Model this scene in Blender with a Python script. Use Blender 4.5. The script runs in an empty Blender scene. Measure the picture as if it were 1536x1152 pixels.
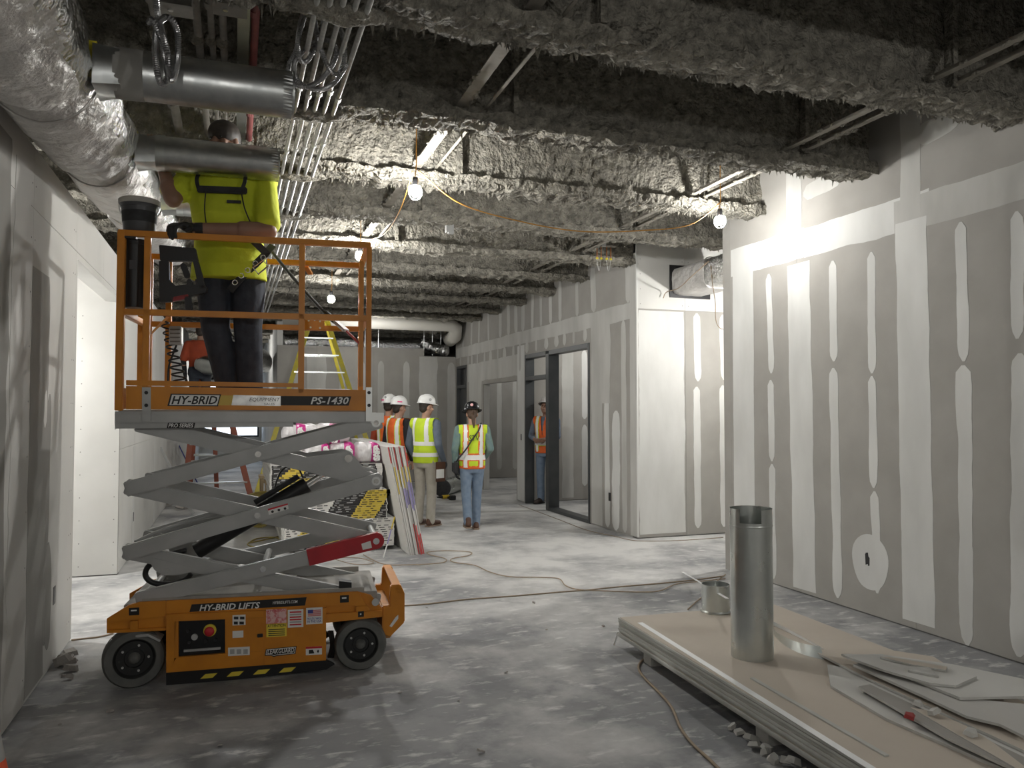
import bpy, bmesh, math, random
from mathutils import Vector, Matrix, noise
random.seed(7)
S = bpy.context.scene
COL = S.collection
R = math.radians
V = Vector

# ---------------------------------------------------------------- camera
FPX, IW, IH = 1180.0, 1536.0, 1152.0
CAMZ = 1.6
PITCH = math.atan(40 / FPX)
YAW = math.atan(416 / FPX * math.cos(PITCH))
cam_d = bpy.data.cameras.new('camera')
cam = bpy.data.objects.new('camera', cam_d)
COL.objects.link(cam)
cam.location = (0, 0, CAMZ)
cam.rotation_euler = (math.pi / 2 + PITCH, 0, -YAW)
cam_d.sensor_fit = 'HORIZONTAL'
cam_d.sensor_width = 36.0
cam_d.lens = 36.0 * FPX / IW
cam_d.clip_start = 0.05
cam_d.clip_end = 200
S.camera = cam

# ---------------------------------------------------------------- world, exposure
w = bpy.data.worlds.new('world')
S.world = w
w.use_nodes = True
bg = w.node_tree.nodes['Background']
bg.inputs[0].default_value = (0.72, 0.84, 1.0, 1)
bg.inputs[1].default_value = 2.2
S.view_settings.view_transform = 'Standard'
S.view_settings.look = 'None'
S.view_settings.gamma = 1
S.view_settings.use_curve_mapping = False
S.view_settings.exposure = 0.74
LAMP_S = 2600.0           # glow of one string-light bulb

# ---------------------------------------------------------------- pixel to place
_F = V((math.sin(YAW) * math.cos(PITCH), math.cos(YAW) * math.cos(PITCH), math.sin(PITCH)))
_R = V((math.cos(YAW), -math.sin(YAW), 0))
_U = _R.cross(_F)
_C = V((0, 0, CAMZ))
def ray(x, y): return _F + _R * ((x - 768) / FPX) - _U * ((y - 576) / FPX)
def onz(x, y, z=0.0):
    d = ray(x, y); return _C + d * ((z - CAMZ) / d.z)
def onx(x, y, X):
    d = ray(x, y); return _C + d * (X / d.x)
def ony(x, y, Y):
    d = ray(x, y); return _C + d * (Y / d.y)

# ---------------------------------------------------------------- materials
MATS = {}
def pm(name, c, c2=None, scale=6.0, rough=0.6, metal=0.0, bump=0.0, bscale=60.0, detail=4.0,
       stretch=(1, 1, 1), rough2=None, emit=None, spec=0.5, lo=0.35, hi=0.65, bdist=0.01):
    m = bpy.data.materials.new(name); m.use_nodes = True
    nt = m.node_tree; b = nt.nodes['Principled BSDF']
    b.inputs['Base Color'].default_value = (*c, 1)
    b.inputs['Roughness'].default_value = rough
    b.inputs['Metallic'].default_value = metal
    b.inputs['Specular IOR Level'].default_value = spec
    if c2 or bump or rough2 is not None:
        tc = nt.nodes.new('ShaderNodeTexCoord'); mp = nt.nodes.new('ShaderNodeMapping')
        mp.inputs['Scale'].default_value = stretch
        nt.links.new(tc.outputs['Object'], mp.inputs[0])
    if c2 or rough2 is not None:
        n = nt.nodes.new('ShaderNodeTexNoise')
        n.inputs['Scale'].default_value = scale; n.inputs['Detail'].default_value = detail
        nt.links.new(mp.outputs[0], n.inputs['Vector'])
        mr = nt.nodes.new('ShaderNodeMapRange')
        mr.inputs['From Min'].default_value = lo; mr.inputs['From Max'].default_value = hi
        nt.links.new(n.outputs['Fac'], mr.inputs['Value'])
        if c2:
            mx = nt.nodes.new('ShaderNodeMix'); mx.data_type = 'RGBA'
            mx.inputs['A'].default_value = (*c, 1); mx.inputs['B'].default_value = (*c2, 1)
            nt.links.new(mr.outputs[0], mx.inputs['Factor'])
            nt.links.new(mx.outputs['Result'], b.inputs['Base Color'])
        if rough2 is not None:
            mr2 = nt.nodes.new('ShaderNodeMapRange')
            mr2.inputs['To Min'].default_value = rough; mr2.inputs['To Max'].default_value = rough2
            nt.links.new(mr.outputs[0], mr2.inputs['Value'])
            nt.links.new(mr2.outputs[0], b.inputs['Roughness'])
    if bump:
        n2 = nt.nodes.new('ShaderNodeTexNoise')
        n2.inputs['Scale'].default_value = bscale; n2.inputs['Detail'].default_value = 5
        nt.links.new(mp.outputs[0], n2.inputs['Vector'])
        bp = nt.nodes.new('ShaderNodeBump')
        bp.inputs['Strength'].default_value = bump; bp.inputs['Distance'].default_value = bdist
        nt.links.new(n2.outputs['Fac'], bp.inputs['Height'])
        nt.links.new(bp.outputs[0], b.inputs['Normal'])
    if emit:
        b.inputs['Emission Color'].default_value = (*emit[0], 1)
        b.inputs['Emission Strength'].default_value = emit[1]
    MATS[name] = m
    return m

def concrete():
    m = bpy.data.materials.new('dusty_concrete'); m.use_nodes = True
    nt = m.node_tree; b = nt.nodes['Principled BSDF']; L = nt.links.new
    tc = nt.nodes.new('ShaderNodeTexCoord')
    def nz(scale, det, sx=1, sy=1, dist=0.0):
        mp = nt.nodes.new('ShaderNodeMapping'); mp.inputs['Scale'].default_value = (sx, sy, 1)
        L(tc.outputs['Object'], mp.inputs[0])
        n = nt.nodes.new('ShaderNodeTexNoise'); n.inputs['Scale'].default_value = scale
        n.inputs['Detail'].default_value = det; n.inputs['Roughness'].default_value = 0.62
        n.inputs['Distortion'].default_value = dist
        L(mp.outputs[0], n.inputs['Vector']); return n
    def mrange(n, a, c):
        r = nt.nodes.new('ShaderNodeMapRange'); r.inputs['From Min'].default_value = a
        r.inputs['From Max'].default_value = c; L(n.outputs['Fac'], r.inputs['Value']); return r
    def mix(f, a, c):
        x = nt.nodes.new('ShaderNodeMix'); x.data_type = 'RGBA'; L(f.outputs[0], x.inputs['Factor'])
        for s, q in (('A', a), ('B', c)):
            if isinstance(q, tuple): x.inputs[s].default_value = (*q, 1)
            else: L(q.outputs['Result'], x.inputs[s])
        return x
    base = mix(mrange(nz(1.1, 6, 1, 1, .1), .35, .66), (.215, .22, .23), (.335, .335, .335))
    dark = mix(mrange(nz(3.1, 5, .9, 1.1, .1), .54, .75), base, (.165, .17, .18))
    # pale dust colour is denser beyond the lift than on the near floor
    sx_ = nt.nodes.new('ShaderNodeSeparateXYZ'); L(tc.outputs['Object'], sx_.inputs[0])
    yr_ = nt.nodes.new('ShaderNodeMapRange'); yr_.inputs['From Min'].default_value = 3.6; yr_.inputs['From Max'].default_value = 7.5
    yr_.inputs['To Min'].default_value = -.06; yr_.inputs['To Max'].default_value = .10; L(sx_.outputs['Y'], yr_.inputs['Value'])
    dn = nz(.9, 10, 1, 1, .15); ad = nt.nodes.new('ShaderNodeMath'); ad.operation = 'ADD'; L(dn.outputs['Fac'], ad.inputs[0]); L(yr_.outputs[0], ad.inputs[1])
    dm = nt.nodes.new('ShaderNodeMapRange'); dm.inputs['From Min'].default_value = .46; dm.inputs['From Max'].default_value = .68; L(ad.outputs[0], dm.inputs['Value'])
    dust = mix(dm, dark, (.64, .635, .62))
    fine = mix(mrange(nz(9, 9, .6, 1.3, .2), .55, .72), dust, (.66, .655, .64))
    L(fine.outputs['Result'], b.inputs['Base Color'])
    rr = nt.nodes.new('ShaderNodeMapRange'); rr.inputs['To Min'].default_value = .42; rr.inputs['To Max'].default_value = .85
    L(nz(2.3, 5).outputs['Fac'], rr.inputs['Value']); L(rr.outputs[0], b.inputs['Roughness'])
    bp = nt.nodes.new('ShaderNodeBump'); bp.inputs['Strength'].default_value = .12; bp.inputs['Distance'].default_value = .02
    L(nz(30, 6).outputs['Fac'], bp.inputs['Height']); L(bp.outputs[0], b.inputs['Normal'])
    b.inputs['Specular IOR Level'].default_value = .35
    MATS['concrete'] = m
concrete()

pm('board', (.30, .288, .265), (.335, .322, .298), 3, .85, bump=.08, bscale=300)          # grey drywall paper
pm('board_white', (.52, .515, .49), (.585, .58, .555), 1.6, .85, bump=.05, bscale=200)     # skimmed board
pm('board_side', (.47, .465, .44), (.53, .52, .495), 1.2, .85, bump=.05, bscale=250)
pm('mud', (.62, .62, .60), (.53, .53, .51), 3.0, .9, stretch=(1, 1, .35), bump=.06, bscale=80)
pm('mud_thin', (.40, .393, .37), (.52, .515, .49), 2.4, .9, stretch=(1, 1, .3), bump=.05, bscale=80)
pm('mud_dark', (.25, .243, .225), (.31, .30, .28), 2.2, .9, stretch=(1, 1, .3))
pm('core', (.16, .155, .15), rough=.9)
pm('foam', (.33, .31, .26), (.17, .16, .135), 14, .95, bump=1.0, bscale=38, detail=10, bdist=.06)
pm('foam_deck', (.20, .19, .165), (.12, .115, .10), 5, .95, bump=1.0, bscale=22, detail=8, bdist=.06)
pm('steel_dull', (.30, .28, .24), (.22, .20, .17), 12, .75, metal=.3)
pm('tan_board', (.50, .445, .38), (.54, .485, .415), 2.0, .85, bump=.04, bscale=250)
pm('board_edge', (.52, .52, .49), (.44, .44, .41), 5, .9, bump=.1, bscale=120)
pm('gypsum', (.55, .545, .52), (.46, .455, .43), 12, .9, bump=.25, bscale=90)
pm('galv', (.62, .63, .62), (.48, .50, .50), 14, .30, metal=1.0, rough2=.42)
pm('galv_dull', (.66, .685, .66), (.56, .585, .57), 5, .27, metal=1.0, rough2=.34)
pm('armour', (.34, .34, .345), rough=.32, metal=1.0)
pm('galv_bright', (.86, .87, .88), rough=.3, metal=.15)
pm('foil', (.62, .60, .58), (.50, .485, .47), 6, .30, metal=.85, bump=.5, bscale=16, stretch=(1, .5, 1), bdist=.03)
pm('foil_bright', (.78, .78, .77), (.55, .55, .54), 12, .25, metal=1.0, bump=1.0, bscale=26, bdist=.03)
pm('wrap', (.58, .56, .54), (.50, .485, .47), 4, .45, metal=.35, bump=.9, bscale=10, bdist=.06)
pm('conduit', (.52, .52, .50), (.40, .40, .38), 30, .4, metal=.7)
pm('pipe_dusty', (.22, .21, .19), (.16, .15, .135), 10, .8)
pm('pipe_red', (.26, .07, .07), (.20, .06, .06), 10, .6)
pm('pipe_white', (.62, .60, .55), rough=.6)
pm('yellow_tape', (.62, .52, .03), rough=.5)
pm('orange', (.66, .25, .016), (.55, .20, .014), 5, .38, bump=.02, bscale=150)
pm('orange_dirty', (.55, .215, .03), (.40, .19, .06), 9, .5)
pm('lift_gray', (.46, .465, .46), (.39, .395, .39), 5, .33, metal=.15)
pm('lift_gray_dusty', (.42, .40, .36), (.33, .32, .30), 7, .7)
pm('black', (.012, .012, .013), rough=.45)
pm('black_gloss', (.010, .010, .011), rough=.15)
pm('black_soft', (.018, .018, .02), (.03, .03, .032), 20, .7)
pm('rubber', (.10, .105, .10), (.15, .15, .14), 8, .8, bump=.15, bscale=60)
pm('hub_black', (.016, .017, .017), (.05, .05, .05), 40, .4, lo=.62, hi=.75)
pm('chrome', (.9, .9, .9), rough=.12, metal=1.0)
pm('zinc', (.66, .67, .66), rough=.35, metal=.9)
pm('white', (.78, .78, .76), rough=.5)
pm('white_text', (.80, .80, .78), rough=.5)
pm('black_text', (.008, .008, .008), rough=.5)
pm('decal_yellow', (.78, .62, .06), rough=.5)
pm('decal_gold', (.60, .40, .05), rough=.35)
pm('decal_red', (.55, .02, .03), rough=.5)
pm('decal_pink', (.78, .52, .50), (.66, .2, .2), 60, .5, lo=.45, hi=.6)
pm('decal_blue', (.05, .06, .30), rough=.5)
pm('decal_silver', (.70, .70, .68), (.5, .5, .49), 20, .25, metal=.5)
pm('red_arm', (.48, .02, .03), (.40, .02, .03), 6, .4)
pm('lamp_glow', (1, .95, .85), emit=((1.0, .985, .95), LAMP_S))
pm('lamp_glow_soft', (1, .95, .85), emit=((1.0, .985, .95), LAMP_S * .45))
pm('lamp_glow_mid', (1, .95, .85), emit=((1.0, .985, .95), LAMP_S * .68))
pm('lamp_glow_dim', (1, .95, .85), emit=((1.0, .985, .95), LAMP_S * .25))
pm('cable_tan', (.33, .25, .17), (.27, .21, .15), 20, .6)
pm('cable_orange', (.55, .27, .05), rough=.55)
pm('cable_yellow', (.50, .40, .10), (.40, .33, .12), 10, .6)
pm('yellow_paint', (.72, .60, .03), (.55, .47, .08), 9, .5)
pm('ladder_orange', (.34, .09, .045), (.26, .08, .05), 9, .55)
pm('frame_dark', (.045, .05, .053), (.06, .063, .065), 4, .45)
pm('skin', (.46, .27, .19), (.42, .24, .165), 12, .55)
pm('skin_dark', (.30, .17, .115), (.26, .145, .10), 12, .55)
pm('hair_dark', (.025, .018, .014), (.04, .03, .022), 60, .6)
pm('hair_brown', (.10, .06, .035), (.07, .04, .025), 60, .6)
pm('denim', (.155, .215, .30), (.20, .26, .345), 18, .85, bump=.2, bscale=14, bdist=.03)
pm('denim_dark', (.022, .028, .042), (.038, .045, .062), 14, .8, bump=.3, bscale=12, bdist=.03)
pm('khaki', (.45, .42, .36), (.40, .37, .31), 14, .85, bump=.2, bscale=14, bdist=.03)
pm('shirt_lime', (.60, .66, .035), (.54, .60, .03), 9, .85, bump=.35, bscale=11, bdist=.03)
pm('vest_lime', (.62, .80, .03), (.55, .72, .03), 9, .7, bump=.2, bscale=14, bdist=.02)
pm('vest_orange', (.85, .16, .03), (.72, .12, .02), 9, .7, bump=.2, bscale=14, bdist=.02)
pm('shirt_blue', (.12, .15, .20), (.15, .18, .235), 14, .85, bump=.2, bscale=14, bdist=.02)
pm('shirt_teal', (.13, .20, .21), (.17, .25, .22), 14, .85, bump=.2, bscale=14, bdist=.02)
pm('shirt_black', (.015, .014, .018), rough=.8)
pm('shirt_orange', (.36, .06, .02), (.30, .05, .02), 9, .85)
pm('reflective', (.86, .86, .84), rough=.4)
pm('shoe_brown', (.10, .045, .025), (.08, .035, .02), 10, .5)
pm('shoe_dark', (.045, .03, .024), rough=.6)
pm('sole', (.30, .22, .16), rough=.8)
pm('hat_white', (.80, .80, .78), rough=.3)
pm('hat_gray', (.50, .48, .46), rough=.4)
pm('hat_black', (.012, .012, .013), rough=.25)
pm('pink_mark', (.85, .08, .28), rough=.5)
pm('eye', (.02, .015, .012), rough=.2)
pm('bag_white', (.66, .64, .64), (.52, .50, .51), 7, .28, bump=.8, bscale=9, bdist=.04)
pm('bag_magenta', (.42, .012, .17), (.52, .03, .24), 9, .3, bump=.8, bscale=9, bdist=.04)
pm('print_white', (.62, .61, .58), rough=.75)
pm('print_black', (.025, .024, .024), rough=.7)
pm('print_yellow', (.60, .45, .06), rough=.7)
pm('print_red', (.55, .05, .05), rough=.7)
pm('print_purple', (.25, .22, .45), rough=.7)
pm('wood', (.45, .35, .22), (.36, .27, .16), 5, .75, stretch=(8, 8, 1))
pm('bucket_gray', (.06, .06, .065), rough=.4)
pm('tool_red', (.30, .03, .03), rough=.45)
pm('tool_yellow', (.70, .48, .03), rough=.45)
pm('blue_paint', (.05, .06, .30), rough=.5)
pm('cone_orange', (.85, .12, .04), rough=.5)
pm('rubble', (.42, .40, .37), (.32, .30, .28), 20, .95, bump=.4, bscale=60)
pm('glass_pane', (.85, .92, .95), rough=.05, spec=.6)
pm('copper', (.45, .20, .09), rough=.35, metal=.9)

# ---------------------------------------------------------------- mesh helpers
class MB:
    def __init__(s): s.v = []; s.f = []; s.m = []
    def add(s, vs, fs, mi=0):
        o = len(s.v); s.v += [tuple(v) for v in vs]; s.f += [tuple(i + o for i in f) for f in fs]; s.m += [mi] * len(fs); return s
    def box(s, x0, x1, y0, y1, z0, z1, mi=0):
        return s.add([(x0,y0,z0),(x1,y0,z0),(x1,y1,z0),(x0,y1,z0),(x0,y0,z1),(x1,y0,z1),(x1,y1,z1),(x0,y1,z1)],
                     [(0,3,2,1),(4,5,6,7),(0,1,5,4),(1,2,6,5),(2,3,7,6),(3,0,4,7)], mi)
    def bar(s, p0, p1, w, h, mi=0, up=(0, 0, 1)):      # rectangular bar, w across, h along 'up'
        p0 = V(p0); p1 = V(p1); d = (p1 - p0).normalized(); a = d.cross(V(up))
        if a.length < 1e-4: a = d.cross(V((1, 0, 0)))
        a.normalize(); b = a.cross(d).normalized(); a *= w / 2; b *= h / 2
        vs = [p + a * i + b * j for p in (p0, p1) for i, j in ((-1,-1),(1,-1),(1,1),(-1,1))]
        return s.add(vs, [(3,2,1,0),(4,5,6,7),(0,1,5,4),(1,2,6,5),(2,3,7,6),(3,0,4,7)], mi)
    def prism(s, pts, off, mi=0):                      # planar polygon of 3D points swept by off
        n = len(pts); off = V(off); a = [V(p) for p in pts]
        return s.add(a + [p + off for p in a], [tuple(range(n))[::-1], tuple(range(n, 2 * n))] +
                     [(i, (i + 1) % n, n + (i + 1) % n, n + i) for i in range(n)], mi)
    def tube(s, path, r, seg=10, caps=True, mi=0, closed=False):
        path = [V(p) for p in path]; n = len(path)
        rr = r if isinstance(r, (list, tuple)) else [r] * n
        t = [((path[(i + 1) % n] if closed or i < n - 1 else path[i]) - (path[i - 1] if closed or i else path[i])).normalized() for i in range(n)]
        u = t[0].orthogonal().normalized(); vs = []
        for i in range(n):
            u = (u - t[i] * u.dot(t[i])); u = u.normalized() if u.length > 1e-5 else t[i].orthogonal().normalized()
            w_ = t[i].cross(u)
            for k in range(seg):
                a = 2 * math.pi * k / seg
                vs.append(path[i] + (u * math.cos(a) + w_ * math.sin(a)) * rr[i])
        fs = []
        for i in range(n if closed else n - 1):
            j = (i + 1) % n
            for k in range(seg):
                q = (k + 1) % seg; fs.append((i * seg + k, i * seg + q, j * seg + q, j * seg + k))
        if caps and not closed: fs += [tuple(range(seg))[::-1], tuple((n - 1) * seg + k for k in range(seg))]
        return s.add(vs, fs, mi)
    def lathe(s, prof, c=(0, 0, 0), axis=(0, 0, 1), seg=32, mi=0, close=False):  # prof: (radius, height)
        c = V(c); ax = V(axis).normalized(); u = ax.orthogonal().normalized(); w_ = ax.cross(u)
        vs = [c + ax * h + (u * math.cos(2*math.pi*k/seg) + w_ * math.sin(2*math.pi*k/seg)) * r for r, h in prof for k in range(seg)]
        n = len(prof); fs = [(i*seg+k, i*seg+(k+1)%seg, ((i+1)%n)*seg+(k+1)%seg, ((i+1)%n)*seg+k) for i in range(n if close else n-1) for k in range(seg)]
        return s.add(vs, fs, mi)
    def disc(s, c, axis, r, h, seg=20, mi=0):
        return s.tube([V(c), V(c) + V(axis).normalized() * h], r, seg, True, mi)
    def ell(s, c, r, seg=16, rings=10, rot=None, mi=0):
        c = V(c); vs = []
        M = rot or Matrix.Identity(3)
        for i in range(rings + 1):
            th = math.pi * i / rings
            for k in range(seg):
                a = 2 * math.pi * k / seg
                vs.append(c + M @ V((r[0]*math.sin(th)*math.cos(a), r[1]*math.sin(th)*math.sin(a), r[2]*math.cos(th))))
        fs = [(i*seg+k, (i+1)*seg+k, (i+1)*seg+(k+1)%seg, i*seg+(k+1)%seg) for i in range(rings) for k in range(seg)]
        return s.add(vs, fs, mi)
    def loft(s, rings, seg=20, mi=0):                  # rings: (centre, rx, ry) level rings, capped
        vs = [V(c) + V((rx*math.cos(2*math.pi*k/seg), ry*math.sin(2*math.pi*k/seg), 0)) for c, rx, ry in rings for k in range(seg)]
        n = len(rings); fs = [(i*seg+k, i*seg+(k+1)%seg, (i+1)*seg+(k+1)%seg, (i+1)*seg+k) for i in range(n-1) for k in range(seg)]
        fs += [tuple(range(seg))[::-1], tuple((n-1)*seg+k for k in range(seg))]
        return s.add(vs, fs, mi)
    def cap(s, p0, r0, p1, r1, seg=14):                # tapered capsule
        p0 = V(p0); p1 = V(p1); d = p1 - p0; L = d.length or 1e-6; d = d / L
        path = []; rr = []
        for a in (80, 50, 20): path.append(p0 - d * r0 * math.sin(R(a))); rr.append(r0 * math.cos(R(a)))
        path += [p0, p1]; rr += [r0, r1]
        for a in (20, 50, 80): path.append(p1 + d * r1 * math.sin(R(a))); rr.append(r1 * math.cos(R(a)))
        return s.tube(path, rr, seg)
    def mesh(s, name, mats, smooth=False):
        me = bpy.data.meshes.new(name); me.from_pydata(s.v, [], s.f)
        ms = mats if isinstance(mats, (list, tuple)) else [mats]
        for m in ms: me.materials.append(MATS[m])
        if len(ms) > 1: me.polygons.foreach_set('material_index', s.m)
        if smooth: me.polygons.foreach_set('use_smooth', [True] * len(s.f))
        me.update()
        return me
    def build(s, name, mats, parent=None, smooth=False, world=True, bevel=0.0, auto=None):
        me = s.mesh(name, mats, smooth or auto is not None)
        return link(name, me, parent, world, bevel, auto)

def link(name, me, parent=None, world=True, bevel=0.0, auto=None):
    if parent is not None and world:
        me.transform(parent_matrix(parent).inverted())
    if bevel or auto is not None:
        b = bmesh.new(); b.from_mesh(me)
        if bevel:
            bmesh.ops.recalc_face_normals(b, faces=b.faces)
            es = [e for e in b.edges if e.is_manifold and e.calc_face_angle(0) > R(30)]
            bmesh.ops.bevel(b, geom=es, offset=bevel, segments=2, affect='EDGES', clamp_overlap=True)
        if auto is not None:
            for e in b.edges: e.smooth = (not e.is_manifold) or e.calc_face_angle(0) < R(auto)
        b.to_mesh(me); b.free()
    o = bpy.data.objects.new(name, me); COL.objects.link(o)
    if parent is not None: o.parent = parent
    return o
PM = {}
def parent_matrix(o):
    m = Matrix.Identity(4)
    while o is not None:
        m = Matrix.LocRotScale(o.location, o.rotation_euler, None) @ m; o = o.parent
    return m
def tag(o, label, cat, group=None, kind=None):
    o['label'] = label; o['category'] = cat
    if group: o['group'] = group
    if kind: o['kind'] = kind
    return o
def thing(name, label, cat, loc=(0, 0, 0), rz=0.0, group=None):
    o = bpy.data.objects.new(name, None); COL.objects.link(o)
    o.location = loc; o.rotation_euler = (0, 0, rz); o.empty_display_size = .1
    return tag(o, label, cat, group)
def struct(o, label=None, cat=None):
    o['kind'] = 'structure'
    if label: o['label'] = label
    if cat: o['category'] = cat
    return o
def one(mb, name, mats, label, cat, loc, group=None, smooth=False, bevel=0.0, auto=None):
    """a thing that is one mesh; mesh given in world space, origin moved to loc"""
    me = mb.mesh(name, mats, smooth or auto is not None)
    me.transform(Matrix.Translation(-V(loc)))
    o = link(name, me, None, True, bevel, auto); o.location = loc
    return tag(o, label, cat, group)
def smoothpath(pts, n=8):
    pts = [V(p) for p in pts]; out = []
    for i in range(len(pts) - 1):
        p0 = pts[max(i - 1, 0)]; p1 = pts[i]; p2 = pts[i + 1]; p3 = pts[min(i + 2, len(pts) - 1)]
        for k in range(n):
            t = k / n
            out.append(.5 * ((2*p1) + (p2-p0)*t + (2*p0-5*p1+4*p2-p3)*t*t + (3*p1-p0-3*p2+p3)*t**3))
    out.append(pts[-1]); return out
def text_mesh(txt, size, shear=0.0, bold=0.0, depth=0.0, mat='black_text', sx=1.0):
    c = bpy.data.curves.new('t', 'FONT'); c.body = txt; c.size = size; c.shear = shear; c.offset = bold
    c.extrude = depth; c.align_x = 'CENTER'; c.align_y = 'CENTER'; c.resolution_u = 2
    o = bpy.data.objects.new('t', c); COL.objects.link(o)
    dg = bpy.context.evaluated_depsgraph_get()
    me = bpy.data.meshes.new_from_object(o.evaluated_get(dg))
    bpy.data.objects.remove(o); bpy.data.curves.remove(c)
    me.transform(Matrix.Diagonal((sx, 1, 1, 1)))
    me.materials.clear(); me.materials.append(MATS[mat]); return me
def remesh(mb, voxel, smooth_it=2):
    me = mb.mesh('b', 'skin'); o = bpy.data.objects.new('b', me); COL.objects.link(o)
    md = o.modifiers.new('r', 'REMESH'); md.mode = 'VOXEL'; md.voxel_size = voxel
    sm = o.modifiers.new('s', 'SMOOTH'); sm.iterations = smooth_it; sm.factor = .5
    dg = bpy.context.evaluated_depsgraph_get()
    r = bpy.data.meshes.new_from_object(o.evaluated_get(dg))
    bpy.data.objects.remove(o); bpy.data.meshes.remove(me)
    r.materials.clear()
    r.polygons.foreach_set('use_smooth', [True] * len(r.polygons))
    return r
def shell(me, pred, off, mat):
    b = bmesh.new(); b.from_mesh(me); b.normal_update()
    bmesh.ops.delete(b, geom=[f for f in b.faces if not pred(f.calc_center_median(), f.normal)], context='FACES')
    b.normal_update()
    nn = [(v, v.normal.copy()) for v in b.verts]
    for v, n in nn: v.co += n * off
    r = bpy.data.meshes.new('sh'); b.to_mesh(r); b.free()
    r.materials.clear(); r.materials.append(MATS[mat])
    r.polygons.foreach_set('use_smooth', [True] * len(r.polygons)); return r
# ================================================================ SETTING
XL, XR, XC = -1.06, 4.70, 4.765          # left wall, near right wall, corridor wall (faces)
YB, YE = -3.0, 27.0                       # behind the camera, far end
XO0, XO1 = -4.0, 8.3
DECK = 4.40
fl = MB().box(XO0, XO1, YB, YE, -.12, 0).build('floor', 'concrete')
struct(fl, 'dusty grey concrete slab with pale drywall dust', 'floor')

def rect_minus(rects, hole):
    out = []
    a0, a1, b0, b1 = hole
    for (p0, p1, q0, q1) in rects:
        if a1 <= p0 or a0 >= p1 or b1 <= q0 or b0 >= q1: out.append((p0, p1, q0, q1)); continue
        if a0 > p0: out.append((p0, a0, q0, q1))
        if a1 < p1: out.append((a1, p1, q0, q1))
        m0, m1 = max(p0, a0), min(p1, a1)
        if b0 > q0: out.append((m0, m1, q0, b0))
        if b1 < q1: out.append((m0, m1, b1, q1))
    return out
def wallbox(mb, axis, n, face, th, a0, a1, z0, z1):
    """axis 'x': face plane at X=face, wall body lies towards n*th; a is the other axis"""
    f0, f1 = sorted((face, face + n * th))
    if axis == 'x': mb.box(f0, f1, a0, a1, z0, z1)
    else: mb.box(a0, a1, f0, f1, z0, z1)
def make_wall(name, label, axis, n, face, As, Zs, holes=(), body=.12, mat='board', upper=None, gap=.0015, bmat=None):
    T = .0127
    rects = [(As[0], As[-1], Zs[0], Zs[-1])]
    for h in holes: rects = rect_minus(rects, h)
    mb = MB()
    for (a0, a1, z0, z1) in rects: wallbox(mb, axis, n, face + n * T, body, a0, a1, z0, z1)
    wl = mb.build(name, bmat or 'core'); struct(wl, label, 'wall')
    for i in range(len(As) - 1):
        for j in range(len(Zs) - 1):
            rs = [(As[i] + gap, As[i + 1] - gap, Zs[j] + (gap if j else .012), Zs[j + 1] - gap)]
            for h in holes: rs = rect_minus(rs, h)
            for (a0, a1, z0, z1) in rs:
                if a1 - a0 < .02 or z1 - z0 < .02: continue
                pb = MB(); wallbox(pb, axis, n, face, T, a0, a1, z0, z1)
                pb.build('drywall_panel', (upper if (upper and j) else mat), wl)
    return wl
def strip(parent, axis, n, face, p0, p1, width, mat='mud', th=.0012, rag=.1, roundend=True, name='joint_compound_band', seed=0, w1=None):
    """irregular smear of joint compound from p0 to p1 (a, z) on a wall face"""
    a = V((p0[0], p0[1], 0)); b = V((p1[0], p1[1], 0)); d = b - a; Ln = d.length; d /= Ln
    s = V((-d.y, d.x, 0)); k = max(6, int(Ln / .045)); w1 = w1 or width
    left = []; right = []
    sd = random.uniform(0, 100)
    for i in range(k + 1):
        t = i / k; ww = (width + (w1 - width) * t) / 2
        e = 1.0
        if roundend:
            q = min(t, 1 - t) * Ln
            tl = ww * (1.4 if t < .5 else 2.6)
            if q < tl: e = .22 + .78 * math.sqrt(max(0, 1 - (1 - q / tl) ** 2))
        nl = 1 + rag * (noise.noise(V((t * Ln * 3.1, sd, 0))) * 1.5 + .5 * noise.noise(V((t * Ln * 14, sd, 3))))
        nr = 1 + rag * (noise.noise(V((t * Ln * 3.1, sd, 9))) * 1.5 + .5 * noise.noise(V((t * Ln * 14, sd, 6))))
        c = a + d * (t * Ln)
        left.append(c + s * (ww * e * nl)); right.append(c - s * (ww * e * nr))
    th += random.uniform(0, .0007)
    def w3(p, off):
        return V((face - n * off, p.x, p.y)) if axis == 'x' else V((p.x, face - n * off, p.y))
    vs = [w3(p, th) for p in left] + [w3(p, th) for p in right] + [w3(p, -.0004) for p in left] + [w3(p, -.0004) for p in right]
    m = k + 1; fs = []
    for i in range(k):
        fs += [(i, i + 1, m + i + 1, m + i), (i, 2*m + i, 2*m + i + 1, i + 1), (m + i, m + i + 1, 3*m + i + 1, 3*m + i)]
    fs += [(0, m, 3*m, 2*m), (k, 2*m + k, 3*m + k, m + k)]
    return MB().add(vs, fs).build(name, mat, parent)
def screws(parent, axis, n, face, pts):
    mb = MB(); ax = V((-n, 0, 0)) if axis == 'x' else V((0, -n, 0))
    for a, z in pts:
        c = V((face, a, z)) if axis == 'x' else V((a, face, z))
        mb.disc(c - ax * .002, ax, .0055, .0028, 6)
    o = mb.build('screw_heads', 'core', parent); o['kind'] = 'stuff'; return o

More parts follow.
